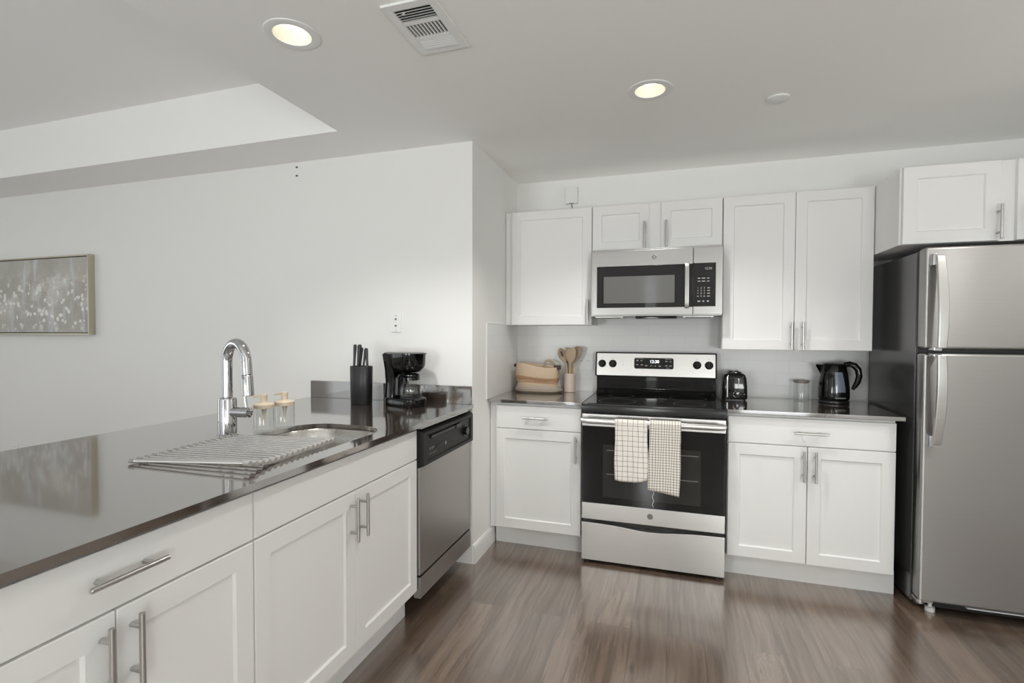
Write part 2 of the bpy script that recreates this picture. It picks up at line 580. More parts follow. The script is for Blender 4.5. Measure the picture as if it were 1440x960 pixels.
col0 = t.mix(speck, col0, (0.80, 0.80, 0.77))
dot = t.math('LESS_THAN', vo.outputs['Distance'], t.math('MULTIPLY', t.noise(v, 11, 2), 0.66))
band = t.ramp(t.math('MULTIPLY_ADD', sx.outputs[2], 1.0, 0.5), [(0.22, (0.2, 0.2, 0.2)), (0.32, (1, 1, 1)), (0.55, (0.75, 0.75, 0.75)), (0.68, (0, 0, 0))])
col0 = t.mix(t.math('MULTIPLY', t.math('MULTIPLY', dot, band), 0.95), col0, (0.88, 0.88, 0.85))
t.l(col0, t.b.inputs['Base Color'])
sock(t.b, 'Roughness', 0.75)
t.bump(n3, 0.3, 0.003)
M['painting'] = t.m

# ------------------------------------------------------------------ the room
HC, H2, YL = 2.3883, 2.7149, -0.8554
XW, YS, XE = -5.55, YS_, 3.06          # room extents: west, south (behind the camera), east
L1, L2 = (-0.2395, -1.976), (0.971, -1.168)
struct('floor', MB().box((XW - .2, YS - .2, -0.06), (XE + .2, 0.2, 0)), M['floor'], 'dark brown wood plank floor')
outer = [(XW, -1.1951), (-0.6333, -1.1951), (-0.6333, YS), (XE, YS), (XE, 0.0), (0.0, 0.0), (0.0, YL), (XW, YL)]
struct('ceiling', MB().slab(outer, [circle(*L1, .068, 40), circle(*L2, .068, 40), circle(2.72, -1.55, .068, 40)], HC, H2 + .12), M['ceil'],
       'white kitchen ceiling with a dropped edge', smooth=False)
struct('ceiling_tray', MB().box((XW, YS, H2), (-0.6333, -1.1951, H2 + .12)), M['ceil'], 'raised white ceiling over the living area')
# living-room wall and the kitchen niche return are one solid corner
struct('wall_left', MB().box((XW - .2, YL, 0), (0, 0.2, H2 + .12)), M['wall'], 'white living room wall ending at the kitchen corner')
struct('wall_back', MB().box((0, 0, 0), (XE + .2, 0.2, H2 + .12)), M['wall'], 'white wall behind the kitchen cabinets')
struct('wall_right', MB().box((XE, YS - .2, 0), (XE + .2, 0, H2 + .12)), M['wall'])
mb = MB()                                   # wall behind the camera with two openings
zt = H2 + .12
mb.box((XW - .2, YS - .2, 0), (-4.55, YS, zt)); mb.box((-4.55, YS - .2, 2.35), (-1.35, YS, zt)); mb.box((-4.55, YS - .2, 0), (-1.35, YS, .15))
mb.box((-1.35, YS - .2, 0), (OPEN[0][0], YS, zt)); mb.box((OPEN[0][0], YS - .2, 2.25), (OPEN[2][1], YS, zt)); mb.box((OPEN[2][1], YS - .2, 0), (XE + .2, YS, zt))
mb.box((OPEN[0][1], YS - .2, 0), (OPEN[1][0], YS, 2.25)); mb.box((OPEN[1][1], YS - .2, 0), (OPEN[2][0], YS, 2.25))
struct('wall_front', mb, M['wall'])
mb = MB()                                   # west wall with one opening
mb.box((XW - .2, YS, 0), (XW, -4.7, zt)); mb.box((XW - .2, -4.7, 2.3), (XW, -1.7, zt)); mb.box((XW - .2, -4.7, 0), (XW, -1.7, .4)); mb.box((XW - .2, -1.7, 0), (XW, YL, zt))
struct('wall_far', mb, M['wall'])


def wframe(name, f, a0, a1, b0, b1, n):
    mb = MB()
    wd = .05
    for x in [a0 + (a1 - a0) * k / n for k in range(n + 1)]:
        x = min(max(x, a0 + wd / 2), a1 - wd / 2)
        fbox(mb, f, x - wd / 2, b0, -.06, x + wd / 2, b1, 0)
    fbox(mb, f, a0, b0, -.055, a1, b0 + wd, -.005); fbox(mb, f, a0, b1 - wd, -.055, a1, b1, -.005)
    struct(name, mb, M['trim'])


wframe('window_1', lambda a, b, cc: Vector((a, YS + cc, b)), -4.55, -1.35, .15, 2.35, 3)
for k, (oa, ob) in enumerate(OPEN):
    wframe('window_%d' % (k + 2), lambda a, b, cc: Vector((a, YS + cc, b)), oa, ob, 0, 2.25, 1)
wframe('window_5', lambda a, b, cc: Vector((XW + cc, a, b)), -4.7, -1.7, .4, 2.3, 3)

# baseboard on the niche return, wrapping its end
mb = MB()
mb.prism([(0, 0), (.016, 0), (.016, .012), (.013, .085), (.009, .10), (.004, .106), (0, .106)], lambda a, b, cc: Vector((a, cc, b)), YL + .004, -.512)
struct('baseboard_left', mb, M['trim'], 'white baseboard on the kitchen corner wall')
# tiled splashback: along the back wall and on the niche return
mb = MB(); mb.box((0.008, -.008, .9145), (2.172, 0, 1.40)); mb.box((.56, -.0078, 1.40), (1.38, 0, 1.45))
struct('trim_1', mb, M['tile_x'], 'white subway tile backsplash on the back wall')
mb = MB(); mb.box((0, -.632, .9145), (.008, 0, 1.372))
struct('trim_2', mb, M['tile_y'], 'white subway tile on the side return')
mb = MB(); mb.box((0, -.645, .9145), (.0095, -.632, 1.38)); mb.box((0, -.632, 1.372), (.0095, -.292, 1.38))
struct('trim_3', mb, M['plate'], 'white bullnose edge of the side tiles', bevel=.003)

# ------------------------------------------------------------------ cabinets
DT = .02     # door thickness


def shaker(f, a0, b0, a1, b1, rail=.057, slab=False):
    """door or drawer front in frame f: c from 0 (carcass side) to DT (face)"""
    mb = MB()
    if slab:
        fbox(mb, f, a0, b0, 0, a1, b1, DT)
        return mb
    i0, j0, i1, j1 = a0 + rail, b0 + rail, a1 - rail, b1 - rail
    q = .005

    def ring(x0, y0, x1, y1, cc):
        return [f(x0, y0, cc), f(x1, y0, cc), f(x1, y1, cc), f(x0, y1, cc)]
    mb.loft([ring(a0, b0, a1, b1, 0), ring(a0, b0, a1, b1, DT - .0015), ring(a0 + .0015, b0 + .0015, a1 - .0015, b1 - .0015, DT),
             ring(i0, j0, i1, j1, DT), ring(i0 + q, j0 + q, i1 - q, j1 - q, DT - .008)])
    return mb


def pull(f, a, b, horiz=False, ln=.157, r=.006, name='handle', parent=None):
    mb = MB()
    h = ln / 2; k = .048
    pt = (lambda d, cc: f(a + d, b, cc)) if horiz else (lambda d, cc: f(a, b + d, cc))
    mb.tube([pt(-h, DT + .032), pt(-h + .001, DT + .032), pt(h - .001, DT + .032), pt(h, DT + .032)], [r * .8, r, r, r * .8], 14)
    for d in (-k, k):
        mb.tube([pt(d, DT - .001), pt(d, DT + .03)], .0052, 10)
    return mb.build(name, M['nickel'], parent)


def open_carcass(mb, f, a0, a1, b0, b1, depth, top=True, th=.018):
    """carcass box of panels behind c = 0"""
    fbox(mb, f, a0, b0, -depth, a0 + th, b1, 0); fbox(mb, f, a1 - th, b0, -depth, a1, b1, 0)
    fbox(mb, f, a0 + th, b0, -depth, a1 - th, b0 + th, 0)
    fbox(mb, f, a0 + th, b0 + th, -depth, a1 - th, b1, -depth + .01)
    fbox(mb, f, a0 + th, b0 + th, -.019, a1 - th, b1, -.001)      # face frame closes the front
    if top:
        fbox(mb, f, a0 + th, b1 - th, -depth, a1 - th, b1, 0)


fb = back(-.565)     # base cabinets, door backs at y = -.565, faces at -.585
# left base cabinet
cabL = thing('base_cabinet', 'white base cabinet with one drawer and one door, left of the range', 'cabinet', (.285, -.3, 0))
mb = MB(); open_carcass(mb, fb, .004, .575, .115, .892, .552); mb.build('body', M['cab'], cabL)
mb = MB(); fbox(mb, fb, .02, 0, -.075, .575, .115, -.057); mb.build('kick_panel', M['cab'], cabL)
o = shaker(fb, .046, .738, .572, .876, slab=True).build('drawer', M['cab'], cabL, .002); pull(fb, .300, .808, True, parent=o)
o = shaker(fb, .046, .126, .572, .733).build('door', M['cab'], cabL); pull(fb, .545, .637, parent=o)
# right base cabinet
cabR = thing('base_cabinet', 'white base cabinet with one drawer above two doors, between range and refrigerator', 'cabinet', (1.74, -.3, 0))
mb = MB(); open_carcass(mb, fb, 1.362, 2.128, .115, .892, .562); mb.build('body', M['cab'], cabR)
mb = MB(); fbox(mb, fb, 1.362, 0, -.075, 2.155, .118, -.055); mb.build('kick_panel', M['cab'], cabR)
o = shaker(fb, 1.366, .739, 2.127, .878, slab=True).build('drawer', M['cab'], cabR, .002); pull(fb, 1.752, .808, True, parent=o)
o = shaker(fb, 1.366, .127, 1.741, .734).build('door', M['cab'], cabR); pull(fb, 1.722, .637, parent=o)
o = shaker(fb, 1.745, .127, 2.127, .734).build('door', M['cab'], cabR); pull(fb, 1.776, .637, parent=o)

# peninsula cabinets (doors face +x, faces at x = -.02)
fp = side(-.04)


def pen_cab(name, label, y0, y1, seam, drawer_pull):
    t_ = thing(name, label, 'cabinet', (-.35, (y0 + y1) / 2, 0))
    mb = MB(); open_carcass(mb, fp, y0, y1, .125, .892, .60, top=False); mb.build('body', M['cab'], t_)
    mb = MB(); fbox(mb, fp, y0, 0, -.08, y1 + (.027 if not drawer_pull else 0), .125, -.06)
    mb.build('kick_panel', M['cab'], t_)
    o = shaker(fp, y0 + .002, .748, y1 - .002, .878, slab=True).build('drawer' if drawer_pull else 'false_drawer_front', M['cab'], t_, .002)
    if drawer_pull:
        pull(fp, (y0 + y1) / 2 + .012, .819, True, .158, parent=o)
    o = shaker(fp, y0 + .002, .145, seam - .0015, .742).build('door', M['cab'], t_); pull(fp, seam - .03, .648, parent=o)
    o = shaker(fp, seam + .0015, .145, y1 - .002, .742).build('door', M['cab'], t_); pull(fp, seam + .03, .648, parent=o)
    return t_


pen_cab('peninsula_cabinet', 'white peninsula cabinet with drawer and two doors, nearest the camera', -3.105, -2.389, -2.747, True)
pen_cab('sink_cabinet', 'white sink cabinet with blank front above two doors, beside the dishwasher', -2.387, -1.463, -1.923, False)

# worktops
sink_hole = rrect(-.488, -2.30, -.062, -1.61, .15, 24)
pc = thing('peninsula_countertop', 'long polished taupe peninsula countertop with sink cutout', 'countertop', (-.53, -2.0, .893))
MB().slab([(-1.0819, -3.13), (.0081, -3.13), (.0081, -.8564), (-1.0819, -.8564)], [sink_hole], .8935, .914).build('slab', M['quartz'], pc, smooth=False)
mb = MB(); mb.box((-1.0819, -.8764, .9142), (-.002, -.8564, 1.0165)); mb.build('backsplash', M['quartz'], pc, .0015)
o = MB().box((.0015, -.6075, .8935), (.579, -.0085, .914)).build('countertop', M['quartz'], None, .0015, loc=(.288, -.3, .8935))
tag(o, 'short taupe countertop under the woven basket, left of the range', 'countertop')
o = MB().box((1.3572, -.6075, .8935), (2.1566, -.0085, .914)).build('countertop', M['quartz'], None, .0015, loc=(1.757, -.3, .8935))
tag(o, 'taupe countertop carrying toaster and kettle, right of the range', 'countertop')
# peninsula back panel holding the overhang
# upper cabinets
fu = back(-.269)


def upper(label, x0, x1, z0, z1, doors, f=fu, depth=.268, name='wall_cabinet'):
    t_ = thing(name, label, 'cabinet', ((x0 + x1) / 2, f(0, 0, 0).y / 2, z0))
    mb = MB(); fbox(mb, f, x0, z0, -depth, x1, z1, -.0005); mb.build('body', M['cab'], t_, .001)
    for a0, a1, ha in doors:
        o = shaker(f, a0, z0 + .001, a1, z1 - .002, .056).build('door', M['cab'], t_)
        if ha is not None:
            pull(f, ha, z0 + .083 if z1 - z0 > .33 or name != 'wall_cabinet' else z0 + .088, parent=o)
    return t_


upper('white single-door wall cabinet in the corner, left of the microwave', .003, .584, 1.369, 2.117, [(.051, .582, .562)])
upper('low white two-door wall cabinet directly above the microwave', .586, 1.352, 1.832, 2.117, [(.588, .933, .909), (1.004, 1.350, 1.034)])
upper('tall white two-door wall cabinet above toaster and kettle', 1.354, 2.1165, 1.2225, 2.1175, [(1.357, 1.7325, 1.718), (1.7355, 2.1145, 1.775)])
ff = back(-.585)
upper('deep white two-door cabinet above the refrigerator', 2.119, 3.02, 1.747, 2.117, [(2.128, 2.505, 2.495), (2.567, 2.944, 2.60)], ff, .584, 'refrigerator_cabinet')


# ------------------------------------------------------------------ emblem
def emblem(f, a, b, c0, r, parent):
    """round badge: ring around interlaced script strokes"""
    mb = MB()
    n = f(a, b, 1) - f(a, b, 0)
    mb.lathe([(0, 0), (r, 0), (r, .0012), (r * .82, .0018), (r * .8, .0012), (0, .0012)], f(a, b, c0), 36, n)
    e = mb.build('emblem', M['badge'], parent)
    mb = MB()
    rr = r * .6
    for sgn in (-1, 1):
        pts = []
        for k in range(25):
            th = k / 24 * 2 * PI * .85 + (0 if sgn > 0 else PI)
            rad = rr * (.25 + .42 * k / 24)
            pts.append(f(a + sgn * rr * .34 + rad * math.cos(th) * .75, b + rad * math.sin(th) * 1.0, c0 + .0016))
        mb.tube(pts, r * .07, 6)
    mb.tube([f(a + r * .88 * math.cos(k / 32 * 2 * PI), b + r * .88 * math.sin(k / 32 * 2 * PI), c0 + .0014) for k in range(33)], r * .05, 6)
    mb.build('script', M['badge_mark'], e)
    return e


M['badge'] = mat('grey_badge', (0.17, 0.165, 0.16), 0.35, 0.3)
M['badge_mark'] = mat('badge_script', (0.62, 0.61, 0.59), 0.25, 0.9)
M['steel_range'] = steel('brushed_steel_range', (0.68, 0.665, 0.645), 0.30, axis='x')

# ------------------------------------------------------------------ range
X0, X1 = .588, 1.350
rg = thing('range', 'freestanding stainless electric range with black glass cooktop', 'stove', (.969, -.32, 0))
mb = MB(); mb.box((X0, -.60, .03), (X1, -.02, .872)); mb.build('body', M['black_enamel'], rg, .002)
fr = back(-.60)
mb = MB()     # cooktop: frame with raised rim, lip at the front
mb.prism([(-.664, .874), (-.664, .905), (-.660, .9145), (-.648, .917), (-.03, .917), (-.03, .874)], lambda a, b, cc: Vector((cc, a, b)), X0 - .001, X1 + .001)
ck = mb.build('cooktop', M['black_enamel'], rg, .002)
mb = MB(); mb.box((X0 + .03, -.635, .9168), (X1 - .03, -.105, .9195)); gl = mb.build('cooktop_glass', M['black_gloss'], ck, .001)
for (x, y, r) in ((.77, -.50, .105), (1.17, -.50, .085), (.77, -.24, .075), (1.17, -.24, .105)):
    mb = MB(); mb.lathe([(r, 0), (r + .0012, 0), (r + .0012, .0002), (r, .0002)], (x, y, .91945), 40, close=False)
    mb.build('burner_ring', M['dim_mark'], gl)
# backguard
mb = MB(); mb.prism([(-.105, .917), (-.075, .95), (-.078, 1.03), (-.02, 1.03), (-.02, .917)], lambda a, b, cc: Vector((cc, a, b)), X0 + .002, X1 - .008)
mb.build('vent_trim', M['black_gloss'], rg, .002)
TB = R(8)


def fg(a, b, cc):      # the panel leans back by 8 degrees
    d = (b - 1.030) / math.cos(TB)
    return Vector((a, -.108 + d * math.sin(TB) - cc * math.cos(TB), 1.030 + d * math.cos(TB) + cc * math.sin(TB)))


mb = MB(); mb.prism([(-.108, 1.030), (-.0855, 1.190), (-.02, 1.190), (-.02, 1.030)], lambda a, b, cc: Vector((cc, a, b)), X0 - .006, X1 - .004)
bg = mb.build('backguard', M['black_enamel'], rg, .006, 3)
mb = MB(); fbox(mb, fg, X0 + .005, 1.0365, -.002, X1 - .014, 1.183, .004); mb.build('panel_face', M['steel_range'], bg, .002)
for x in (.629, .699, 1.227, 1.298):
    mb = MB()
    mb.lathe([(.0255, 0), (.0255, .004), (.021, .006), (.020, .024), (.018, .026), (0, .026)], fg(x, 1.1135, .004), 28, (0, -math.cos(TB), math.sin(TB)))
    k_ = mb.build('knob', M['black_shiny'], rg)
    mb = MB(); fbox(mb, fg, x - .004, 1.094, .029, x + .004, 1.133, .036); mb.build('grip', M['black_shiny'], k_, .002)
mb = MB()
mb.prism(rrect(.838, 1.084, 1.085, 1.155, .012), fg, .003, .0052)
dp = mb.build('display', M['black_gloss'], rg)
mb = MB(); mb.text('12:30', .027, lambda x, y, z: fg(.966 + x, 1.131 + y, .0053 + z)); mb.build('clock_digits', M['led_white'], dp)
mb = MB()
for (x, z, ww) in ((.858, 1.137, .014), (.884, 1.137, .012), (.857, 1.110, .014), (.886, 1.109, .013), (.915, 1.104, .014), (.945, 1.104, .008), (.972, 1.103, .008), (1.0, 1.103, .014),
                   (1.040, 1.134, .012), (1.066, 1.133, .010), (1.040, 1.106, .013), (1.066, 1.105, .015)):
    mb = MB(); fbox(mb, fg, x - ww / 2, z - .003, .0052, x + ww / 2, z + .003, .0056); mb.build('button_print', M['grey_mark'], dp)
for (x, z, ww) in ((.872, 1.150, .05), (1.053, 1.148, .042), (1.05, 1.092, .022)):
    mb = MB(); fbox(mb, fg, x - ww / 2, z - .0012, .0052, x + ww / 2, z + .0012, .0056); mb.build('button_print', M['grey_mark'], dp)
for (x, z) in ((.629, 1.151), (.699, 1.151), (1.227, 1.151), (1.298, 1.151), (.766, 1.121), (.766, 1.106)):
    mb = MB(); fbox(mb, fg, x - .004, z - .0013, .004, x + .004, z + .0013, .0044); mb.build('knob_print', M['dim_mark'], bg)
# oven door
od = None
mb = MB(); fbox(mb, fr, X0 + .001, .349, 0, X1 - .001, .789, .038); od = mb.build('oven_door', M['black_gloss'], rg, .003)
mb = MB(); fbox(mb, fr, X0, .789, 0, X1, .859, .040); mb.build('upper_band', M['steel_range'], od, .003)
mb = MB(); fbox(mb, fr, X0, .256, 0, X1, .350, .040); lb = mb.build('lower_band', M['steel_range'], od, .003)
emblem(fr, .967, .306, .040, .016, od)
# window: grey-tinted glass field with the oven racks behind it
M['oven_window'] = mat('smoky_oven_window', (0.030, 0.030, 0.029), 0.05, ior=1.5)
mb = MB(); fbox(mb, fr, .707, .390, .037, 1.227, .688, .0384); wi = mb.build('window', M['oven_window'], od)
mb = MB()
for z in (.655, .52):
    fbox(mb, fr, .727, z, .0384, 1.215, z + .004, .0388)
mb.build('oven_rack', M['dim_mark'], wi)
# handle
mb = MB()
hp = [fr(.592, .829, .07), fr(.597, .829, .088), fr(.63, .829, .092), fr(1.30, .829, .092), fr(1.334, .829, .088), fr(1.339, .829, .07)]
mb.tube(hp, [.012, .0165, .0175, .0175, .0165, .012], 18)
for x in (.612, 1.319):
    mb.tube([fr(x, .829, .038), fr(x, .829, .085)], .011, 12)
mb.build('handle', M['steel_handle'] if 'steel_handle' in M else M['steel_range'], od)
# storage drawer: front with a bowed top edge
pts = [(X0, .022)]
pts += [(X1, .022), (X1, .237)]
for k in range(1, 24):
    u = k / 24
    x = X1 + (X0 - X1) * u
    dip = .019 * math.exp(-((u - .5) / .22) ** 2)
    pts.append((x, .237 - dip))
pts.append((X0, .237))
mb = MB(); mb.prism(pts, fr, 0, .040); mb.build('drawer', M['steel_range'], rg, .002)
for x in (X0 + .03, X1 - .03):
    for y in (-.575, -.06):
        mb = MB(); mb.lathe([(.016, 0), (.018, .012), (.010, .014), (.010, .032)], (x, y, 0), 16); mb.build('foot', M['black_plastic'], rg)
M_handle = None


# ------------------------------------------------------------------ towels on the oven handle
def towel(name, label, x0, x1, zb0, zb1, mname, skew, nfold, slack, thread=False):
    """cloth folded over the bar: back leg, over the bar, front leg; slack gives the lower edge"""
    yc, zc, rb = -.692, .829, .021
    N = 16
    prof = []
    for k in range(5):
        prof.append((yc + rb, zc - .10 + .10 * k / 5, 0))
    for k in range(9):
        th = PI * k / 8
        prof.append((yc + rb * math.cos(th), zc + rb * math.sin(th), 0))
    n0 = len(prof)
    nd = 26
    for k in range(1, nd + 1):
        prof.append((yc - rb, None, k / nd))
    rows, uvs = [], []
    ln = 0
    for i, (y, z, d) in enumerate(prof):
        row, uv = [], []
        for j in range(N + 1):
            u = j / N
            zb = zb0 + (zb1 - zb0) * u - slack * math.sin(PI * u)
            zz = z if z is not None else zc + (zb - zc) * d
            amp = .0035 * (0 if z is not None else min(1, d * 1.3))
            yy = y - amp * (1 + math.sin(u * nfold * 2 * PI + .6)) - (.012 * d * d if z is None else 0)
            xx = x0 + (x1 - x0) * u + skew * d * (1 if z is None else 0) + .002 * math.sin(d * 7 + j)
            row.append((xx, yy, zz))
            uv.append(((x1 - x0) * u, (zc - zz) if z is None else (-.02 * i / n0)))
        rows.append(row); uvs.append(uv)
    mb = MB(); mb.grid(rows, uvs)
    t_ = thing(name, label, 'towel', ((x0 + x1) / 2, yc, zc))
    o = mb.build('cloth', M[mname], t_, norm=False, ang=80)
    so = o.modifiers.new('thickness', 'SOLIDIFY'); so.thickness = .003; so.offset = 0
    if thread:
        mb = MB()
        mb.tube([(x0 + .022 + .004 * math.sin(k * 1.1), yc - rb - .012, zb0 - .008 - .085 * k / 12) for k in range(13)], .0011, 6)
        mb.build('loose_thread', M['plate'], t_)
    return t_


towel('dish_towel', 'cream dish towel with wide windowpane check, left one on the oven handle', .780, .953, .520, .532, 'towel_big', .003, 1.5, .014)
towel('dish_towel', 'longer cream gingham dish towel with small checks, right one on the oven handle', .963, 1.125, .482, .458, 'towel_small', -.006, 1.2, .0, True)

# ------------------------------------------------------------------ microwave
M['steel_mw'] = steel('brushed_steel_microwave', (0.38, 0.372, 0.36), 0.30, axis='x')
mw = thing('microwave', 'stainless over-the-range microwave under the wall cabinet', 'microwave', (.97, -.2, 1.42))
mb = MB(); mb.box((.592, -.365, 1.420), (1.346, -.012, 1.826)); body = mb.build('body', M['steel_mw'], mw, .003)
fm = back(-.365)
mb = MB(); fbox(mb, fm, .603, 1.426, .001, 1.1855, 1.812, .036); md = mb.build('door', M['steel_mw'], mw, .003)
mb = MB(); fbox(mb, fm, 1.188, 1.426, .001, 1.346, 1.812, .036); mp_ = mb.build('control_panel', M['steel_mw'], mw, .003)
mb = MB(); fbox(mb, fm, .633, 1.470, .034, 1.1856, 1.720, .0372); mb.build('door_glass', M['black_gloss'], md, .001)
M['mw_window'] = mat('microwave_window', (0.12, 0.12, 0.118), 0.08, ior=1.6)
mb = MB(); fbox(mb, fm, .675, 1.497, .037, 1.085, 1.658, .0376); mb.build('window', M['mw_window'], md)
mb = MB(); fbox(mb, fm, 1.1878, 1.472, .034, 1.309, 1.722, .0372); cg = mb.build('keypad', M['black_gloss'], mp_, .001)
mb = MB(); mb.text('12:30', .017, lambda x, y, z: fm(1.268 + x, 1.689 + y, .0373 + z)); mb.build('clock_digits', M['grey_mark'], cg)
def keybar(x, z, ww, hh=.002):
    mb = MB(); fbox(mb, fm, x - ww / 2, z - hh, .0372, x + ww / 2, z + hh, .0376); mb.build('key_print', M['grey_mark'], cg)


for i, z in enumerate((1.578, 1.563, 1.547, 1.531)):
    for j, x in enumerate((1.213, 1.2305, 1.248)):
        s_ = ('123', '456', '789', ' 0 ')[i][j]
        if s_.strip():
            mb = MB(); mb.text(s_, .013, lambda a, b, cc: fm(x + a, z + b, .0373 + cc)); mb.build('key_print', M['grey_mark'], cg)
        else:
            keybar(x, z, .008)
    keybar(1.271, z, .014)
for z in (1.634, 1.617):
    for x, ww in ((1.219, .014), (1.243, .018), (1.268, .012)):
        keybar(x, z, ww)
for x, ww in ((1.219, .014), (1.243, .010), (1.268, .010)):
    keybar(x, 1.502, ww, .003)
hz = [1.464, 1.475, 1.50, 1.59, 1.69, 1.712, 1.724]
hc = [.052, .058, .062, .066, .062, .058, .052]
mb = MB(); mb.ribbon([fm(1.153, z, cc) for z, cc in zip(hz, hc)], .0115, .006, (1, 0, 0))
for z in (1.478, 1.71):
    fbox(mb, fm, 1.146, z - .008, .036, 1.160, z + .008, .056)
mb.build('handle', M['steel_mw'], md, .002)
emblem(fm, .969, 1.768, .036, .0155, md)
mb = MB()
mb.box((.86, -.36, 1.404), (1.10, -.05, 1.4205)); mb.build('light_cover', M['black_gloss'], mw, .004)
for x in (.70, 1.22):
    mb = MB(); mb.box((x - .085, -.34, 1.412), (x + .085, -.10, 1.4205))
    g = mb.build('grease_filter', M['nickel'], mw, .002)
    mb = MB(); mb.box((x - .07, -.342, 1.408), (x + .07, -.325, 1.4125)); mb.build('latch', M['black_plastic'], g)

# ------------------------------------------------------------------ dishwasher
dw = thing('dishwasher', 'stainless dishwasher with black control panel under the peninsula counter', 'dishwasher', (-.3, -1.16, 0))
Y0, Y1 = -1.4605, -.8585
mb = MB(); mb.box((-.60, Y0, .13), (-.042, Y1, .872)); mb.build('body', M['charcoal'], dw)
mb = MB(); mb.box((-.042, Y0 + .002, .212), (-.0085, Y1 - .002, .706)); mb.build('door', M['steel_dw'], dw, .004)
fd = side(-.0085)
mb = MB()       # control panel with slanted ends
mb.loft([[(-.042, Y0, .705), (-.042, Y1, .705), (-.042, Y1, .878), (-.042, Y0, .878)],
         [(-.012, Y0, .705), (-.012, Y1, .705), (-.012, Y1, .876), (-.012, Y0, .876)],
         [(.008, Y0 + .012, .712), (.008, Y1 - .008, .712), (.008, Y1 - .008, .862), (.008, Y0 + .012, .862)],
         [(.0075, Y0 + .05, .727), (.0075, Y1 - .035, .727), (.0075, Y1 - .035, .848), (.0075, Y0 + .05, .848)],
         [(.0, Y0 + .06, .733), (.0, Y1 - .045, .733), (.0, Y1 - .045, .842), (.0, Y0 + .06, .842)]])
M['dw_panel'] = mat('dark_olive_black_plastic', (0.012, 0.0115, 0.010), 0.34, ior=1.3)
cp_ = mb.build('control_panel', M['dw_panel'], dw)
fc = side(.0)
mb = MB(); fbox(mb, fc, Y0 + .085, .826, 0, -1.10, .838, .008); fbox(mb, fc, -1.10, .822, 0, -1.035, .842, .012); mb.build('latch', M['black_shiny'], cp_, .002)
mb = MB(); mb.lathe([(.030, 0), (.030, .004), (.024, .006), (.022, .018), (0, .019)], fc(-.965, .785, 0), 24, (1, 0, 0))
kn = mb.build('dial', M['black_shiny'], dw)
mb = MB()
mb.tube([fc(Y0 + .13 + .30 * k / 20, .765 + .016 * math.sin(k / 20 * 5.2), .0006) for k in range(21)], .0016, 6)
mb.tube([fc(-1.19 + .2 * k / 12, .812 - .012 * math.sin(k / 12 * PI), .0006) for k in range(13)], .0014, 6)
mb.build('panel_line', M['black_shiny'], cp_)
mb = MB()       # pale cursive brand strokes, unreadable at this size
for row, (ya, yb, zz, am) in enumerate(((Y0 + .078, Y0 + .13, .777, .010), (Y0 + .076, Y0 + .155, .752, .006))):
    n = 34
    mb = MB(); mb.tube([fc(ya + (yb - ya) * k / n, zz + am * math.sin(k * 1.25) * (.6 + .4 * math.sin(k * .37)), .0008) for k in range(n + 1)], .0009, 5)
    mb.build('brand_script', M['dim_mark'], cp_)
mb = MB(); fbox(mb, fc, -1.2085, .762, 0, -1.201, .779, .0014); mb.build('indicator', M['grey_mark'], cp_)
mb = MB(); mb.box((-.042, Y0 + .003, .106), (-.0065, Y1 - .004, .203)); mb.build('lower_panel', M['steel_dw'], dw, .003)
mb = MB(); mb.box((-.47, Y0 + .03, .0), (-.455, Y1 - .01, .128)); mb.build('toe_shade_panel', M['dark_void'], dw)  # black panel stands in for the shade under the dishwasher
mb = MB(); mb.box((-.04, Y0 + .004, .8815), (-.003, Y1 - .05, .8885)); mb.build('mounting_strip', M['nickel'], dw)

# ------------------------------------------------------------------ refrigerator
fx = 2.183; FW = .755
rf = thing('refrigerator', 'stainless top-freezer refrigerator with charcoal sides', 'refrigerator', (fx + FW / 2, -.35, 0))
mb = MB(); mb.box((fx, -.618, .032), (fx + FW, -.03, 1.706)); mb.build('body', M['fridge_side'], rf, .004)
fR = back(-.630)
for nm, z0, z1 in (('freezer_door', 1.250, 1.716), ('fridge_door', .070, 1.227)):
    mb = MB(); fbox(mb, fR, fx + .002, z0, 0, fx + FW - .002, z1, .070)
    d_ = mb.build(nm, M['steel_fridge'], rf, .011, 4)
    d_['label'] = 'upper stainless door' if nm == 'freezer_door' else 'tall lower stainless door'
    # arched handle: fixed by a mount at the far end, free end meets the gap between the doors
    up = nm == 'freezer_door'
    zm, zf = (1.672, 1.2535) if up else (.812, 1.2235)
    pts, hw = [], []
    for k in range(15):
        u = k / 14
        z = zm + (zf - zm) * u
        cc = .092 + .040 * math.sin(PI * (.10 + .90 * u) * .62) / math.sin(PI * .62 * .8)
        pts.append(fR(2.2285 + .004 * math.sin(PI * u), z, cc))
        hw.append(.017 + .003 * math.sin(PI * u))
    mb = MB(); mb.ribbon(pts, hw, .008, (1, 0, 0))
    hd = mb.build('handle', M['steel_handle_f'] if 'steel_handle_f' in M else M['steel_x'], d_, .004, 3)
    zs = (1.63, 1.682) if up else (.80, .852)
    mb = MB(); fbox(mb, fR, 2.201, zs[0], .069, 2.219, zs[1], .102); mb.build('mount', M['chrome'], hd, .003)
    mb = MB(); fbox(mb, fR, 2.203, zf - .012 if up else zf - .010, .069, 2.235, zf + .006 if up else zf + .004, .120)
    mb.build('mount', M['chrome'], hd, .003)
mb = MB(); mb.box((fx + .004, -.632, .075), (fx + FW - .004, -.617, 1.708)); mb.build('gasket', M['black_plastic'], rf)
mb = MB(); mb.box((fx + .05, -.615, .012), (fx + FW - .05, -.585, .058)); gr = mb.build('toe_grille', M['black_plastic'], rf)
mb = MB(); mb.box((fx + .20, -.675, .050), (fx + FW - .05, -.615, .056)); mb.build('grille_edge', M['plate'], gr, .002)
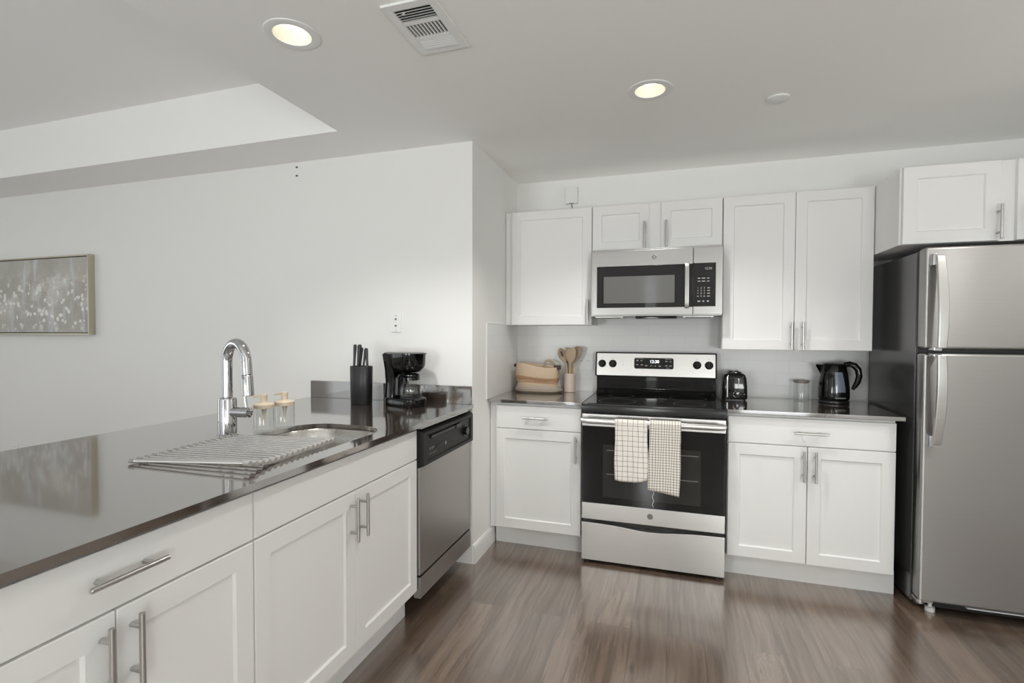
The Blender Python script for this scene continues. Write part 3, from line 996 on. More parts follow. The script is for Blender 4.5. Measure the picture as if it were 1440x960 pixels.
mb = MB(); mb.box((fx + .006, -.672, .052), (fx + .07, -.60, .066)); mb.lathe([(.016, 0), (.016, .02)], (fx + .022, -.66, .045), 16); mb.build('hinge', M['nickel'], rf, .001)
mb = MB(); mb.lathe([(.02, 0), (.02, .018), (.008, .02), (.008, .04)], (fx + .075, -.63, .0), 18); mb.build('foot', M['plate'], rf)
for x, y in ((fx + FW - .07, -.63), (fx + .07, -.1), (fx + FW - .07, -.1)):
    mb = MB(); mb.lathe([(.02, 0), (.02, .018), (.008, .02), (.008, .04)], (x, y, .0), 18); mb.build('foot', M['black_plastic'], rf)
mb = MB(); mb.box((fx + .02, -.60, .008), (fx + .05, -.05, .034)); mb.build('base_rail', M['black_plastic'], rf)

# ------------------------------------------------------------------ sink
mb = MB()


def rr3(d, z, r):
    return [(x, y, z) for x, y in rrect(-.488 + d, -2.30 + d, -.062 - d, -1.61 - d, max(r, .02), 10)]


rings = [rr3(-.03, .8932, .17), rr3(-.003, .8932, .153), rr3(.002, .888, .148), rr3(.008, .80, .142), rr3(.014, .74, .136), rr3(.03, .715, .12), rr3(.06, .705, .09), rr3(.17, .700, .04)]
mb.loft(rings, True, False, True)
sk = thing('sink', 'stainless undermount sink with rounded corners in the peninsula', 'sink', (-.275, -1.955, .70))
o = mb.build('basin', M['steel_sink'], sk, ang=70)
so = o.modifiers.new('thickness', 'SOLIDIFY'); so.thickness = .0015; so.offset = -1
mb = MB(); mb.lathe([(.056, .0), (.056, .003), (.045, .004), (.04, -.004), (0, -.006)], (-.275, -1.955, .7015), 32); mb.build('drain', M['chrome'], sk)

# ------------------------------------------------------------------ faucet
BX, BY = -.590, -1.945
fa = thing('faucet', 'tall chrome gooseneck kitchen faucet behind the sink', 'faucet', (BX, BY, .914))
mb = MB(); mb.lathe([(.037, 0), (.037, .004), (.0335, .007), (.0335, .138), (.031, .146), (.0215, .150), (0, .150)], (BX, BY, .9142), 32); mb.build('base', M['chrome'], fa)
D = Vector((.97, -.24, 0)).normalized()      # spout direction, towards the sink bowl and the camera
ar = .066
ctr = Vector((BX, BY, 1.206)) + D * ar
pts = [Vector((BX, BY, z)) for z in (1.062, 1.10, 1.15, 1.18, 1.20)]
for k in range(0, 17):
    th = PI - PI * 1.0 * k / 16
    pts.append(ctr + D * (ar * math.cos(th)) + Vector((0, 0, ar * 1.05 * math.sin(th))))
tip = pts[-1]
pts.append(tip + Vector((0, 0, -.025)) + D * .002); pts.append(tip + Vector((0, 0, -.048)) + D * .004)
mb = MB(); mb.tube(pts, .0195, 20); mb.build('spout', M['chrome'], fa)
e0 = pts[-1]
mb = MB(); mb.tube([e0 + Vector((0, 0, .0)), e0 + Vector((0, 0, -.004)), e0 + Vector((0, 0, -.04)) + D * .003, e0 + Vector((0, 0, -.078)) + D * .006, e0 + Vector((0, 0, -.080)) + D * .006],
                  [.018, .0205, .0208, .0215, .019], 20); mb.build('spray_head', M['chrome'], fa)
hd_ = Vector((.99, .10, 0)).normalized()
p0 = Vector((BX, BY, 1.006))
mb = MB(); mb.tube([p0 + hd_ * .02, p0 + hd_ * .078, p0 + hd_ * .0785, p0 + hd_ * .081, p0 + hd_ * .0815, p0 + hd_ * .098, p0 + hd_ * .100],
                  [.0205, .0205, .0195, .0195, .021, .021, .018], 24); vb = mb.build('valve', M['chrome'], fa)
mb = MB(); q0 = p0 + hd_ * .086 + Vector((0, 0, .018)); mb.tube([q0, q0 + Vector((-.007, 0, .04)), q0 + Vector((-.014, 0, .074))], [.0058, .0056, .0062], 12); mb.build('lever', M['chrome'], vb)

# ------------------------------------------------------------------ soap dispensers
for (x, y, lab) in ((-.521, -1.832, 'clear glass pump dispenser with cream top, the one nearer the faucet'),
                    (-.498, -1.742, 'clear glass pump dispenser with cream top, the one farther from the faucet')):
    sd = thing('soap_dispenser', lab, 'soap dispenser', (x, y, .9142), 'soap dispensers by the sink')
    mb = MB(); mb.lathe([(0, 0), (.036, 0), (.0385, .003), (.0385, .088), (.035, .094), (.033, .094), (.0362, .087), (.0362, .010), (0, .009)], (x, y, .9142), 32); mb.build('bottle', M['glass'], sd)
    mb = MB(); mb.lathe([(.0395, .0945), (.0395, .109), (.036, .113), (.016, .115), (.013, .117), (.013, .135), (0, .135)], (x, y, .9142), 32); mb.build('collar', M['cream'], sd)
    pd = Vector((-.93, -.3, 0)).normalized()
    mb = MB(); pp = Vector((x, y, .9142 + .142)); mb.lathe([(.014, -.008), (.014, .008), (0, .008)], pp, 20); mb.ribbon([pp - pd * .012 + Vector((0, 0, .002)), pp + pd * .02 + Vector((0, 0, .001)), pp + pd * .042 - Vector((0, 0, .003))], .006, .0045, (-pd.y, pd.x, 0))
    mb.build('pump', M['cream'], sd, .0015)
    mb = MB(); mb.lathe([(.0, .03), (.003, .032), (.0045, .05), (.011, .094), (0, .094)], (x, y, .9142), 14); mb.build('dip_tube', M['cream2'] if 'cream2' in M else M['cream'], sd)

# ------------------------------------------------------------------ roll-up drying rack
rk = thing('drying_rack', 'roll-up stainless rod drying rack laid over the sink edge', 'dish rack', (-.32, -2.16, .914))
A, B_, C_, D_ = Vector((-.503, -2.375, 0)), Vector((-.527, -1.972, 0)), Vector((-.090, -2.335, 0)), Vector((-.112, -1.925, 0))
NR = 17
for k in range(NR):
    u = k / (NR - 1)
    a = A.lerp(B_, u); b = C_.lerp(D_, u)
    za = .914 + .0095; zb = .914 + .0095 + .016 * max(0, 1 - u / .28) ** 2
    a = Vector((a.x, a.y, za)); b = Vector((b.x, b.y, zb))
    mb = MB(); mb.tube([a, a.lerp(b, .5), b], .0043, 10); mb.build('rod', M['steel_rod'], rk)
for nm, P0, P1, lift in (('silicone_strip', A, B_, 0), ('silicone_strip', C_, D_, 1)):
    mb = MB()
    for k in range(NR):
        u = k / (NR - 1)
        p = P0.lerp(P1, u)
        z = .914 + .0095 + (.016 * max(0, 1 - u / .28) ** 2 if lift else 0)
        dx = 1 if lift else -1
        mb.tube([(p.x - dx * .016, p.y, z), (p.x + dx * .006, p.y, z)], .0074 if lift else .0060, 10)
    for k in range(NR - 1):
        p = P0.lerp(P1, (k + .5) / (NR - 1)); u = k / (NR - 1)
        z = .914 + .0065 + (.016 * max(0, 1 - u / .28) ** 2 if lift else 0)
        mb.box((p.x - .006, p.y - .012, z - .003), (p.x + .006, p.y + .012, z + .003))
    o = mb.build(nm, M['silicone'] if lift else M['nickel'], rk)

# ------------------------------------------------------------------ knife block and knives
kb = thing('knife_block', 'black oval knife block near the backsplash', 'knife block', (-.597, -1.045, .9142))


def oval(cx, cy, a, b, z, n=40, p=2.6):
    out = []
    for k in range(n):
        th = 2 * PI * k / n
        cx_, sy_ = math.cos(th), math.sin(th)
        out.append(Vector((cx + a * math.copysign(abs(cx_) ** (2 / p), cx_), cy + b * math.copysign(abs(sy_) ** (2 / p), sy_), z)))
    return out


mb = MB(); mb.loft([oval(-.597, -1.045, .0575, .042, .9142), oval(-.597, -1.045, .060, .044, .917), oval(-.597, -1.045, .063, .046, 1.125), oval(-.597, -1.045, .061, .044, 1.129),
                    oval(-.597, -1.045, .054, .037, 1.129), oval(-.597, -1.045, .054, .037, 1.118)])
mb.build('holder', M['charcoal'], kb, ang=50)
for (x, y, dx, dy, ln, ww, lab) in (
        (-.641, -1.050, .008, .0, .126, .0092, 'black knife handle standing tall at the left edge of the block'),
        (-.609, -1.058, .011, .0, .126, .0118, 'widest black knife handle at the middle front of the block'),
        (-.618, -1.026, .010, .004, .108, .0085, 'black knife handle half hidden behind the widest one'),
        (-.590, -1.036, .012, .006, .104, .0080, 'short black knife handle leaning behind the rightmost one'),
        (-.553, -1.052, -.010, .004, .106, .0095, 'short black knife handle at the right edge of the block')):
    kz = 1.124
    kt = thing('kitchen_knife', lab, 'knife', (x, y, kz))
    top = Vector((x + dx, y + dy, kz + ln)); bot = Vector((x, y, kz))
    axv = (top - bot)
    mb = MB()
    rings = []
    for u, k in ((0, .62), (.1, .7), (.35, .78), (.6, .9), (.85, 1.08), (.95, 1.05), (1.0, .7)):
        cpt = bot + axv * u
        rings.append([cpt + Vector((ww * k * math.cos(2 * PI * q / 16), ww * .85 * k * math.sin(2 * PI * q / 16), 0)) for q in range(16)])
    mb.loft(rings)
    mb.build('handle', M['charcoal'], kt)
    mb = MB(); mb.box((x - ww * .55, y - .004, 1.1186), (x + ww * .55, y + .004, kz + .002)); mb.build('bolster', M['steel_rod'], kt, .001)

# ------------------------------------------------------------------ coffee maker and carafe
CX, CY = -.345, -1.005
cmk = thing('coffee_maker', 'glossy black drip coffee maker on the far end of the peninsula', 'coffee maker', (CX, CY, .9142))
Zb = .9142


def cmf(a, b, z):     # a: towards the carafe side (machine front), b: sideways
    fdir = Vector((.94, -.34, 0)).normalized(); sdir = Vector((.34, .94, 0)).normalized()
    return Vector((CX, CY, 0)) + fdir * a + sdir * b + Vector((0, 0, z))


def cmring(a0, a1, hb, z, r=.03):
    return [cmf(a, b, z) for a, b in rrect(a0, -hb, a1, hb, r, 6)]


mb = MB(); mb.loft([cmring(-.105, .125, .074, Zb, .05), cmring(-.108, .130, .077, Zb + .006, .05), cmring(-.107, .128, .076, Zb + .040, .05), cmring(-.105, .122, .072, Zb + .044, .05)])
mb.build('base', M['black_shiny'], cmk, ang=50)
mb = MB(); mb.loft([cmring(-.100, -.028, .070, Zb + .04, .02), cmring(-.095, -.030, .066, Zb + .12, .02), cmring(-.098, -.022, .070, Zb + .20, .02), cmring(-.110, -.01, .078, Zb + .285, .02)])
mb.build('water_tank', M['cm_tank'] if 'cm_tank' in M else M['black_shiny'], cmk, ang=50)
mb = MB(); mb.loft([cmring(-.03, .068, .050, Zb + .184, .045), cmring(-.05, .090, .062, Zb + .188, .05), cmring(-.06, .112, .072, Zb + .212, .05), cmring(-.065, .116, .075, Zb + .225, .05), cmring(-.07, .119, .077, Zb + .284, .05)])
mb.build('filter_basket', M['black_shiny'], cmk, ang=50)
mb = MB(); mb.loft([cmring(-.114, .122, .081, Zb + .2845, .05), cmring(-.114, .122, .081, Zb + .290, .05), cmring(-.10, .105, .07, Zb + .296, .05)])
mb.build('lid', M['black_shiny'], cmk, ang=50)
cc0 = cmf(.052, 0, Zb + .0445)
mb = MB(); mb.lathe([(0, 0), (.058, 0), (.058, .002), (0, .002)], cc0, 36); mb.build('warming_plate', M['black_plastic'], cmk)
caf = thing('coffee_carafe', 'glass coffee carafe with black handle inside the coffee maker', 'carafe', cmf(.052, 0, Zb + .047))
cv = cmf(.052, 0, Zb + .047)
prof = [(0, 0), (.050, 0), (.062, .012), (.066, .035), (.062, .062), (.050, .088), (.045, .100), (.047, .112)]
mb = MB(); mb.lathe(prof + [(r - .002, h + .001) for r, h in reversed(prof[1:])] + [(0, .0025)], cv, 36); mb.build('jug', M['glass'], caf)
mb = MB(); mb.lathe([(.0475, .1125), (.049, .118), (.048, .128), (.03, .134), (0, .135)], cv, 32); mb.lathe([(.0465, .096), (.0485, .097), (.0485, .111), (.0475, .112)], cv, 32, close=False); mb.build('lid', M['black_shiny'], caf)
hv = Vector((-.30, -.95, 0)).normalized()
mb = MB(); mb.ribbon([cv + hv * .046 + Vector((0, 0, .118)), cv + hv * .080 + Vector((0, 0, .126)), cv + hv * .094 + Vector((0, 0, .112)), cv + hv * .096 + Vector((0, 0, .07)), cv + hv * .098 + Vector((0, 0, .022))],
                     .010, .006, (-hv.y, hv.x, 0)); mb.build('handle', M['black_shiny'], caf, .002)

# ------------------------------------------------------------------ woven basket
bk = thing('woven_basket', 'slouched tan woven rope basket in the counter corner', 'basket', (.205, -.165, .9142))
NB = 72
prof = [(.150, .074, 0.000, 0.0), (.164, .086, .008, .04), (.168, .090, .022, .10), (.160, .085, .040, .18), (.148, .078, .058, .26), (.143, .074, .072, .34), (.150, .080, .084, .42),
        (.156, .085, .100, .47), (.157, .086, .125, .58), (.156, .086, .155, .75), (.155, .086, .180, .90), (.155, .086, .195, .99),
        (.151, .083, .196, 1.0), (.148, .080, .175, .9), (.146, .078, .10, .6), (.135, .07, .02, .2)]
rows, uvs = [], []
for (a, b, z, vv) in prof:
    row, uv = [], []
    for k in range(NB + 1):
        th = 2 * PI * k / NB
        cx_, sy_ = math.cos(th), math.sin(th)
        p_ = 2.8
        x = math.copysign(abs(cx_) ** (2 / p_), cx_); y = math.copysign(abs(sy_) ** (2 / p_), sy_)
        sag = 1 - (.11 * (x + 1) / 2 + .05 * max(0, -y) * math.sin(2 * x + .5)) * min(1, z / .10)
        wob = 1 + .02 * math.sin(3 * th + z * 30) * (1 if z < .09 else .3)
        zz = z * sag
        if z < .085 and z > .01:
            zz -= .006 * math.sin(th * 2 + 1.2)
        row.append((.198 + .955 * a * x * wob + .008 * (z < .03) * (x > 0), -.165 + b * y * wob, .9142 + max(zz, 0)))
        uv.append((k / NB, vv))
    rows.append(row); uvs.append(uv)
mb = MB(); mb.grid(rows, uvs)
bmesh.ops.remove_doubles(mb.bm, verts=mb.bm.verts[:], dist=.00005)
o = mb.build('body', M['basket'], bk, norm=False, ang=70)
mb = MB(); mb.loft([[r for r in rows[0][:-1]]], True, True, False)
mb.build('bottom', M['basket_rope'] if 'basket_rope' in M else M['beige_silicone'], bk)
M['rope'] = mat('cotton_rope', (0.42, 0.34, 0.24), 0.9, noise=.4, nscale=300)
M['leather'] = mat('dark_leather_tab', (0.05, 0.022, 0.018), 0.6)
for (pts) in ([(.23, -.095, 1.09), (.236, -.096, 1.120), (.262, -.096, 1.128), (.300, -.096, 1.110), (.315, -.096, 1.075)],):
    mb = MB(); mb.tube(pts, .008, 10); mb.build('handle', M['rope'], bk)
mb = MB(); mb.box((.318, -.20, 1.072), (.3625, -.17, 1.100)); mb.build('tab', M['leather'], bk, .003)
mb = MB(); mb.box((.044, -.215, 1.085), (.054, -.18, 1.105)); mb.build('tab', M['leather'], bk, .003)

# ------------------------------------------------------------------ utensil crock and utensils
ux, uy = .408, -.098
M['crock_in'] = M['crock']
o = MB().lathe([(0, 0), (.037, 0), (.0395, .002), (.0395, .126), (.037, .128), (.0355, .126), (.0355, .006), (0, .006)], (ux, uy, .9142), 36).build('utensil_crock', M['crock'], None, loc=(ux, uy, .9142))
tag(o, 'plain pinkish beige cylinder crock holding cooking utensils', 'utensil holder')


def utensil(name, label, base, neck, top, hw, kind):
    hw *= 1.12
    """handle of wood from base to neck, silicone head from neck to top"""
    t_ = thing(name, label, 'utensil', base)
    base, neck, top = Vector(base), Vector(neck), Vector(top)
    mb = MB(); mb.tube([base, base.lerp(neck, .5), neck], [.0045, .0058, .0052], 10); mb.build('handle', M['wood_light'], t_)
    d = (top - neck); L = d.length; dz = d.normalized()
    sd = Vector((.965, -.26, 0)); sd = (sd - dz * sd.dot(dz)).normalized()
    if kind == 'flat':
        wid = [(.0, .006), (.25, .007), (.42, hw * .75), (.6, hw), (.9, hw), (1.0, hw * .85)]
    elif kind == 'spoon':
        wid = [(.0, .006), (.28, .007), (.42, hw * .62), (.58, hw * .96), (.72, hw), (.86, hw * .82), (.96, hw * .42), (1.0, hw * .12)]
    else:
        wid = [(.0, .006), (.3, .007), (.42, hw * .55), (.5, hw * .85), (.65, hw), (.82, hw), (.95, hw * .8), (1.0, hw * .5)]
    rings = []
    nr = sd.cross(dz)
    for u, ww in wid:
        p = neck + d * u
        th = .0035 if kind != 'ladle' else .012 * min(1, ww / hw)
        bow = nr * (-.010 * (ww / hw) ** 2 if kind == 'spoon' else 0)
        rings.append([p + bow * (1 - abs(math.cos(2 * PI * q / 16))) + sd * ww * math.cos(2 * PI * q / 16) + nr * th * math.sin(2 * PI * q / 16) for q in range(16)])
    mb = MB(); mb.loft(rings)
    hd2 = mb.build('head', M['beige_silicone'], t_, ang=60)
    if kind == 'spoon' and 'slotted' in name:
        mb = MB()
        p = neck + d * .72 - nr * -.0
        for off_ in (0,):
            mb.prism(rrect(-.003, -.018, .003, .018, .0028, 4), lambda a, b, cc: p + sd * (a + off_) + dz * b + nr * cc, -.009, .009)
        mb.build('slot', M['slot'], hd2)
    return t_


M['slot'] = mat('slot_shadow', (0.10, 0.06, 0.035), 0.7)
zb = .925
utensil('slotted_spoon', 'beige slotted silicone spoon at the left of the crock', (ux - .010, uy - .006, zb), (ux - .018, uy - .012, 1.075), (ux - .062, uy - .026, 1.214), .030, 'spoon')
utensil('spatula', 'flat beige silicone spatula tilted in the middle of the crock', (ux + .003, uy - .022, zb), (ux + .006, uy - .030, 1.075), (ux + .016, uy - .050, 1.216), .034, 'flat')
utensil('ladle', 'deep beige silicone ladle at the right of the crock', (ux + .016, uy - .002, zb), (ux + .025, uy - .004, 1.075), (ux + .066, uy + .002, 1.226), .026, 'ladle')
utensil('serving_spoon', 'beige silicone spoon behind the spatula in the crock', (ux + .006, uy + .010, zb), (ux + .010, uy + .014, 1.075), (ux + .026, uy + .034, 1.206), .030, 'spoon')
utensil('turner', 'beige silicone turner behind the slotted spoon', (ux - .010, uy + .012, zb), (ux - .016, uy + .016, 1.075), (ux - .030, uy + .040, 1.196), .030, 'flat')

# ------------------------------------------------------------------ toaster
tx0, tx1, ty0, ty1 = 1.372, 1.508, -.205, -.022
ts = thing('toaster', 'small glossy black two-slot toaster beside the range', 'toaster', (1.44, -.11, .9142))


def tring(d, z, r):
    return [Vector((x, y, z)) for x, y in rrect(tx0 + d, ty0 + d * .6, tx1 - d, ty1 - d * .6, r, 6)]


mb = MB(); mb.loft([tring(.002, .920, .02), tring(-.002, .926, .022), tring(-.001, .99, .022), tring(.003, 1.045, .024), tring(.010, 1.066, .026), tring(.024, 1.076, .028), tring(.034, 1.077, .026)])
mb.build('body', M['black_shiny'], ts, ang=50)
mb = MB(); mb.loft([tring(.006, .9142, .02), tring(.006, .921, .02)]); mb.build('base', M['black_plastic'], ts)
mb = MB()
ov = [(x, y) for x, y in rrect(tx0 + .028, ty0 + .03, tx1 - .028, ty1 - .02, .03, 8)]
mb.loft([[Vector((x, y, 1.0765)) for x, y in ov], [Vector((x, y, 1.081)) for x, y in ov], [Vector((1.44 + (x - 1.44) * .93, -.11 + (y + .11) * .95, 1.083)) for x, y in ov]])
tp = mb.build('top_plate', M['black_shiny'], ts)
for x in (1.422, 1.458):
    mb = MB(); mb.box((x - .010, ty0 + .05, 1.0825), (x + .010, ty1 - .035, 1.0837)); mb.build('slot', M['dark_void'], tp)
ft = back(ty0 + .001)
mb = MB(); fbox(mb, ft, 1.457, .985, -.001, 1.461, 1.046, .0030); mb.build('lever_slot', M['chrome'], ts, .001)
mb = MB(); fbox(mb, ft, 1.449, .968, .001, 1.469, .980, .016); mb.build('lever', M['black_plastic'], ts, .003)
mb = MB(); mb.lathe([(.0165, 0), (.0165, .003), (.0145, .0045), (.013, .014), (0, .015)], ft(1.447, .951, .001), 28, (0, -1, 0))
dl = mb.build('dial', M['black_shiny'], ts)
mb = MB(); mb.lathe([(.0165, .001), (.0185, .001), (.0185, .003), (.0165, .004)], ft(1.447, .951, .001), 28, (0, -1, 0), close=False); mb.build('dial_ring', M['chrome'], dl)
mb = MB(); fbox(mb, ft, 1.470, .9515, .0, 1.492, .9535, .0018); mb.build('mark', M['chrome'], ts)
mb = MB(); fbox(mb, ft, 1.392, .930, -.001, 1.400, 1.056, .0035); mb.build('chrome_strip', M['chrome'], ts, .002)  # thin upright chrome strip on the front face

# ------------------------------------------------------------------ glass jar
jx, jy = 1.822, -.075
jr = thing('glass_jar', 'ribbed clear glass jar with grey lid between toaster and kettle', 'jar', (jx, jy, .9142))
mb = MB()
n = 64
for prof_, in (([(0, 0), (.038, 0), (.041, .004), (.041, .106), (.038, .110), (.0365, .110), (.0388, .105), (.0388, .008), (0, .006)],),):
    rings = []
    for r, h in prof_:
        rings.append([Vector((jx + max(r, 1e-5) * (1 + .012 * (k % 2)) * math.cos(2 * PI * k / n), jy + max(r, 1e-5) * (1 + .012 * (k % 2)) * math.sin(2 * PI * k / n), .9142 + h)) for k in range(n)])
    mb.loft(rings)
mb.build('jar_body', M['jar_glass'] if 'jar_glass' in M else M['glass'], jr)
mb = MB(); mb.lathe([(.036, .106), (.036, .1105), (.0425, .111), (.0435, .115), (.042, .122), (0, .123)], (jx, jy, .9142), 36); mb.build('lid', M['lid_grey'], jr)

# ------------------------------------------------------------------ kettle
kx, ky = 1.980, -.125
kt = thing('electric_kettle', 'glossy black electric kettle on its base by the refrigerator', 'kettle', (kx, ky, .9142))
vd = Vector((-.262, -.965, 0)); rd = Vector((.965, -.262, 0))
mb = MB(); mb.lathe([(.074, 0), (.079, .004), (.079, .014), (.072, .020), (0, .020)], (kx, ky, .9142), 40); mb.build('power_base', M['black_plastic'], kt)
bprof = [(.0, .021), (.076, .021), (.0795, .026), (.0805, .045), (.0795, .08), (.0755, .13), (.068, .18), (.0615, .215), (.058, .222)]
mb = MB(); mb.lathe(bprof + [(.0, .222)], (kx, ky, .9142), 48)
mb.build('body', M['black_shiny'], kt, ang=60)
mb = MB(); mb.lathe([(.059, .2225), (.055, .229), (.030, .234), (0, .2345)], (kx, ky, .9142), 40); mb.build('lid', M['black_plastic'], kt)
K = Vector((kx, ky, .9142))
mb = MB()
rings = []
for u, (rout, hwid, z0, z1) in enumerate(((.050, .030, .150, .2215), (.068, .024, .165, .222), (.082, .014, .192, .222), (.092, .006, .211, .2225))):
    cpt = K - rd * rout
    rings.append([cpt + vd * hwid + Vector((0, 0, z1)), cpt - vd * hwid + Vector((0, 0, z1)), cpt - vd * hwid * .6 + Vector((0, 0, z0)), cpt + vd * hwid * .6 + Vector((0, 0, z0))])
mb.loft(rings); mb.build('spout', M['black_shiny'], kt, .003)
hp = [(.050, .222), (.075, .228), (.098, .220), (.116, .196), (.121, .160), (.114, .125), (.101, .100), (.090, .082)]
mb = MB(); mb.tube([K + rd * a + Vector((0, 0, z)) for a, z in hp], [.015, .0165, .0175, .0175, .0165, .015, .0125, .008], 16); mb.build('handle', M['black_shiny'], kt)
mb = MB()
wp = [(.0808, .068), (.0803, .09), (.0780, .12), (.0748, .150), (.0715, .172), (.0700, .182)]
rows = []
for r, h in wp:
    hi = R(44) - R(10) * ((h - .068) / .114) ** 1.5
    lo = R(6) - R(4) * (h - .068) / .114
    rows.append([K + (vd * math.cos(lo + (hi - lo) * k / 10) + rd * math.sin(lo + (hi - lo) * k / 10)) * (r + .0012) + Vector((0, 0, h)) for k in range(11)])
mb.grid(rows); mb.build('water_window', M['kettle_window'], kt, norm=False, ang=60)
mb = MB(); mb.lathe([(.0812, .031), (.0822, .032), (.0822, .037), (.0812, .038)], K, 16, ux=tuple(vd), a0=R(5), a1=R(45), close=False); mb.build('switch', M['dim_mark'], kt)


# ------------------------------------------------------------------ wall plates
def plate(f, a, b, wd, ht, label, slots, name='wall_outlet', cat='outlet'):
    t_ = thing(name, label, cat, f(a, b, 0))
    mb = MB(); mb.prism(rrect(a - wd / 2, b - ht / 2, a + wd / 2, b + ht / 2, .004, 3), f, 0, .006); mb.build('cover', M['plate'], t_, .0012)
    for (x, z, w2, h2) in slots:
        mb = MB(); fbox(mb, f, a + x - w2 / 2, b + z - h2 / 2, .0058, a + x + w2 / 2, b + z + h2 / 2, .0068); mb.build('socket', M['plate'], t_, .0008)
        mb = MB()
        for q in (-.006, .006):
            fbox(mb, f, a + x + q - .0012, b + z - .004, .0066, a + x + q + .0012, b + z + .005, .0070)
        mb.build('slit', M['dark_mark'], t_)
    return t_


fl = back(YL)
ot = thing('wall_jack_plate', 'white wall plate with two round jacks on the living room wall above the coffee maker', 'wall plate', fl(-.4835, 1.3755, 0))
mb = MB(); mb.prism(rrect(-.5175, 1.321, -.4495, 1.430, .004, 3), fl, 0, .007); pl_ = mb.build('cover', M['plate'], ot, .0015)
for z in (1.397, 1.358):
    mb = MB(); mb.lathe([(.0055, 0), (.0055, .004), (.003, .005), (0, .005)], fl(-.4845, z, .007), 14, (0, -1, 0)); mb.build('jack', M['dark_mark'], ot)
for z in (1.418, 1.334):
    mb = MB(); mb.lathe([(.0035, 0), (.0035, .001), (0, .0015)], fl(-.4845, z, .007), 12, (0, -1, 0)); mb.build('screw', M['grey_mark'], ot)
plate(fl, -3.965, .372, .072, .116, 'white outlet cover low on the living room wall, just above the counter edge', [(0, .02, .034, .028), (0, -.02, .034, .028)])
ft1 = back(-.008)
plate(ft1, .497, 1.123, .118, .118, 'white double outlet cover on the tiles behind the utensil crock', [(.024, .0, .034, .064), (-.024, .0, .034, .064)])
plate(ft1, 1.955, 1.118, .125, .118, 'white double outlet cover on the tiles behind the kettle', [(.03, .0, .034, .064), (-.03, .0, .034, .064)])
# alarm chime above the left wall cabinet
fw = back(0)
ch = thing('alarm_chime', 'small grey white alarm box on the wall above the corner cabinet', 'alarm', fw(.40, 2.27, 0))
mb = MB(); fbox(mb, fw, .357, 2.213, 0, .443, 2.327, .034); mb.build('housing', M['chime'] if 'chime' in M else M['trim'], ch, .006)
mb = MB(); mb.tube([fw(.40, 2.213, .02), fw(.403, 2.19, .02), fw(.400, 2.17, .012)], .003, 8); mb.tube([fw(.385, 2.2145, .036), fw(.418, 2.2145, .036)], .002, 8); mb.build('pull_tab', M['dark_mark'], ch)
for x, z, lab in ((-1.1895, 2.357, 'tiny grey wall anchor near the ceiling, the upper of two'), (-1.1895, 2.304, 'tiny dark wall anchor near the ceiling, the lower of two')):
    mb = MB(); mb.lathe([(.006, 0), (.006, .002), (.003, .003), (.003, .012), (.005, .013), (0, .014)], fl(x, z, 0), 12, (.2, -1, -.35))
    o = mb.build('wall_anchor', M['anchor_' + ('a' if z > 2.33 else 'b')] if 'anchor_a' in M else M['dark_mark'], None, loc=fl(x, z, 0))
    tag(o, lab, 'wall anchor')

# ------------------------------------------------------------------ painting
pt = thing('painting', 'wide framed abstract floral painting in greys on the living room wall', 'painting', (-3.87, -.875, 1.592))
px0, px1, pz0, pz1 = -4.72, -3.022, 1.296, 1.888
mb = MB()
for a in ((px0, pz0, px1, pz0 + .010), (px0, pz1 - .010, px1, pz1), (px0, pz0 + .010, px0 + .010, pz1 - .010), (px1 - .010, pz0 + .010, px1, pz1 - .010)):
    fbox(mb, fl, a[0], a[1], .001, a[2], a[3], .046)
mb.build('frame', M['gold_frame'], pt)
mb = MB(); fbox(mb, fl, px0 + .016, pz0 + .016, .004, px1 - .016, pz1 - .016, .040); mb.build('canvas', M['painting'], pt)
mb = MB(); fbox(mb, fl, px0 + .009, pz0 + .009, .002, px1 - .009, pz1 - .009, .012); mb.build('backing', M['dark_void'], pt)

# ------------------------------------------------------------------ ceiling fixtures
L3 = (2.72, -1.55)  # added unseen light, meant to put a streak on the freezer door
for (x, y), lab in ((L1, 'round recessed ceiling light nearest the raised ceiling and the vent'), (L2, 'round recessed ceiling light in front of the microwave wall'),
                    (L3, 'added round ceiling light out of view, meant to streak the refrigerator door')):
    dl = thing('recessed_light', lab, 'ceiling light', (x, y, HC), 'recessed ceiling lights')
    mb = MB(); mb.lathe([(.0655, .004), (.0655, -.003), (.090, -.005), (.096, -.003), (.096, -.0002), (.066, -.0002)], (x, y, HC), 48, close=False); mb.build('trim_ring', M['trim'], dl)
    mb = MB(); mb.lathe([(.0655, 0), (.060, .03), (.056, .05)], (x, y, HC), 40, close=False); mb.build('reflector', M['lamp_cone'], dl, norm=False)
    mb = MB(); mb.lathe([(0, .048), (.057, .048), (.057, .055), (0, .055)], (x, y, HC), 40); mb.build('lens', M['lamp_lens'], dl)
    ld = bpy.data.lights.new('downlight', 'SPOT'); ld.energy = LP['can']; ld.spot_size = R(125); ld.spot_blend = .6; ld.shadow_soft_size = .05; ld.color = (1.0, .985, .95)
    lo = bpy.data.objects.new('downlight', ld); COL.objects.link(lo); lo.location = (0, 0, -.012); lo.parent = dl
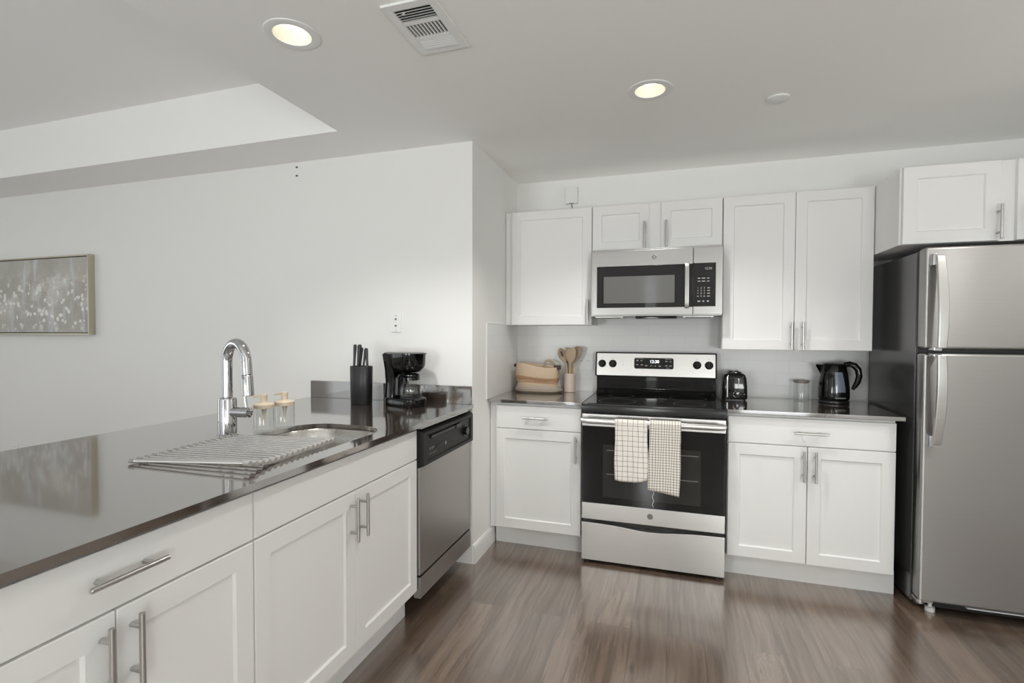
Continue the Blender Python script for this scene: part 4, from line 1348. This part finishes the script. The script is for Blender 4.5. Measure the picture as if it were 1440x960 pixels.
# air register
vx0, vx1, vy0, vy1 = .150, .345, -2.022, -1.728
vt = thing('air_vent', 'white rectangular air register with three banks of slats in the ceiling', 'vent', ((vx0 + vx1) / 2, (vy0 + vy1) / 2, HC))
mb = MB()
i0, i1 = vx0 + .030, vx1 - .030
by = [vy0 + .034, vy0 + .097, vy0 + .114, vy0 + .188, vy0 + .204, vy0 + .262]
zt_, zb_ = HC - .0005, HC - .009
mb.box((vx0, vy0, zb_), (i0, vy1, zt_)); mb.box((i1, vy0, zb_), (vx1, vy1, zt_))
for a, b in ((vy0, by[0]), (by[1], by[2]), (by[3], by[4]), (by[5], vy1)):
    mb.box((i0, a, zb_), (i1, b, zt_))
mb.build('face_frame', M['trim'], vt, .002)
mb = MB(); mb.box((i0 - .004, by[0] - .004, HC - .0012), (i1 + .004, by[5] + .004, HC - .0003)); mb.build('duct_shade_plate', M['dark_void'], vt)  # black plate imitates the shade inside the duct
for bank, (a, b) in enumerate(((by[0], by[1]), (by[2], by[3]), (by[4], by[5]))):
    mb = MB()
    if bank == 1:
        n = 11
        for k in range(n):
            x = i0 + (i1 - i0) * (k + .0) / (n - 1)
            mb.box((x - .0022, a, HC - .009), (x + .0022, b, HC - .001))
    else:
        n = 6
        for k in range(n):
            y = a + (b - a) * k / (n - 1)
            sl = .004 if bank == 0 else .0046
            mb.prism([(y - sl, HC - .009), (y - sl + .002, HC - .009), (y + sl, HC - .002), (y + sl - .002, HC - .002)] if bank == 0 else
                     [(y + sl, HC - .009), (y + sl - .002, HC - .009), (y - sl, HC - .002), (y - sl + .002, HC - .002)], lambda p, q, cc: Vector((cc, p, q)), i0, i1)
    mb.build('slat_bank', M['trim'], vt)
mb = MB(); mb.ribbon([(.205, vy0 + .052, HC - .009), (.212, vy0 + .045, HC - .016), (.222, vy0 + .030, HC - .018)], .004, .001, (.7, .7, 0)); mb.build('damper_lever', M['trim'], vt)
o = MB().lathe([(.047, .0), (.047, -.006), (.043, -.008), (0, -.008)], (1.524, -.921, HC - .0005), 36).build('sprinkler_cover', M['trim'], None, loc=(1.524, -.921, HC))
tag(o, 'flat round white sprinkler cover plate on the ceiling', 'sprinkler cover')
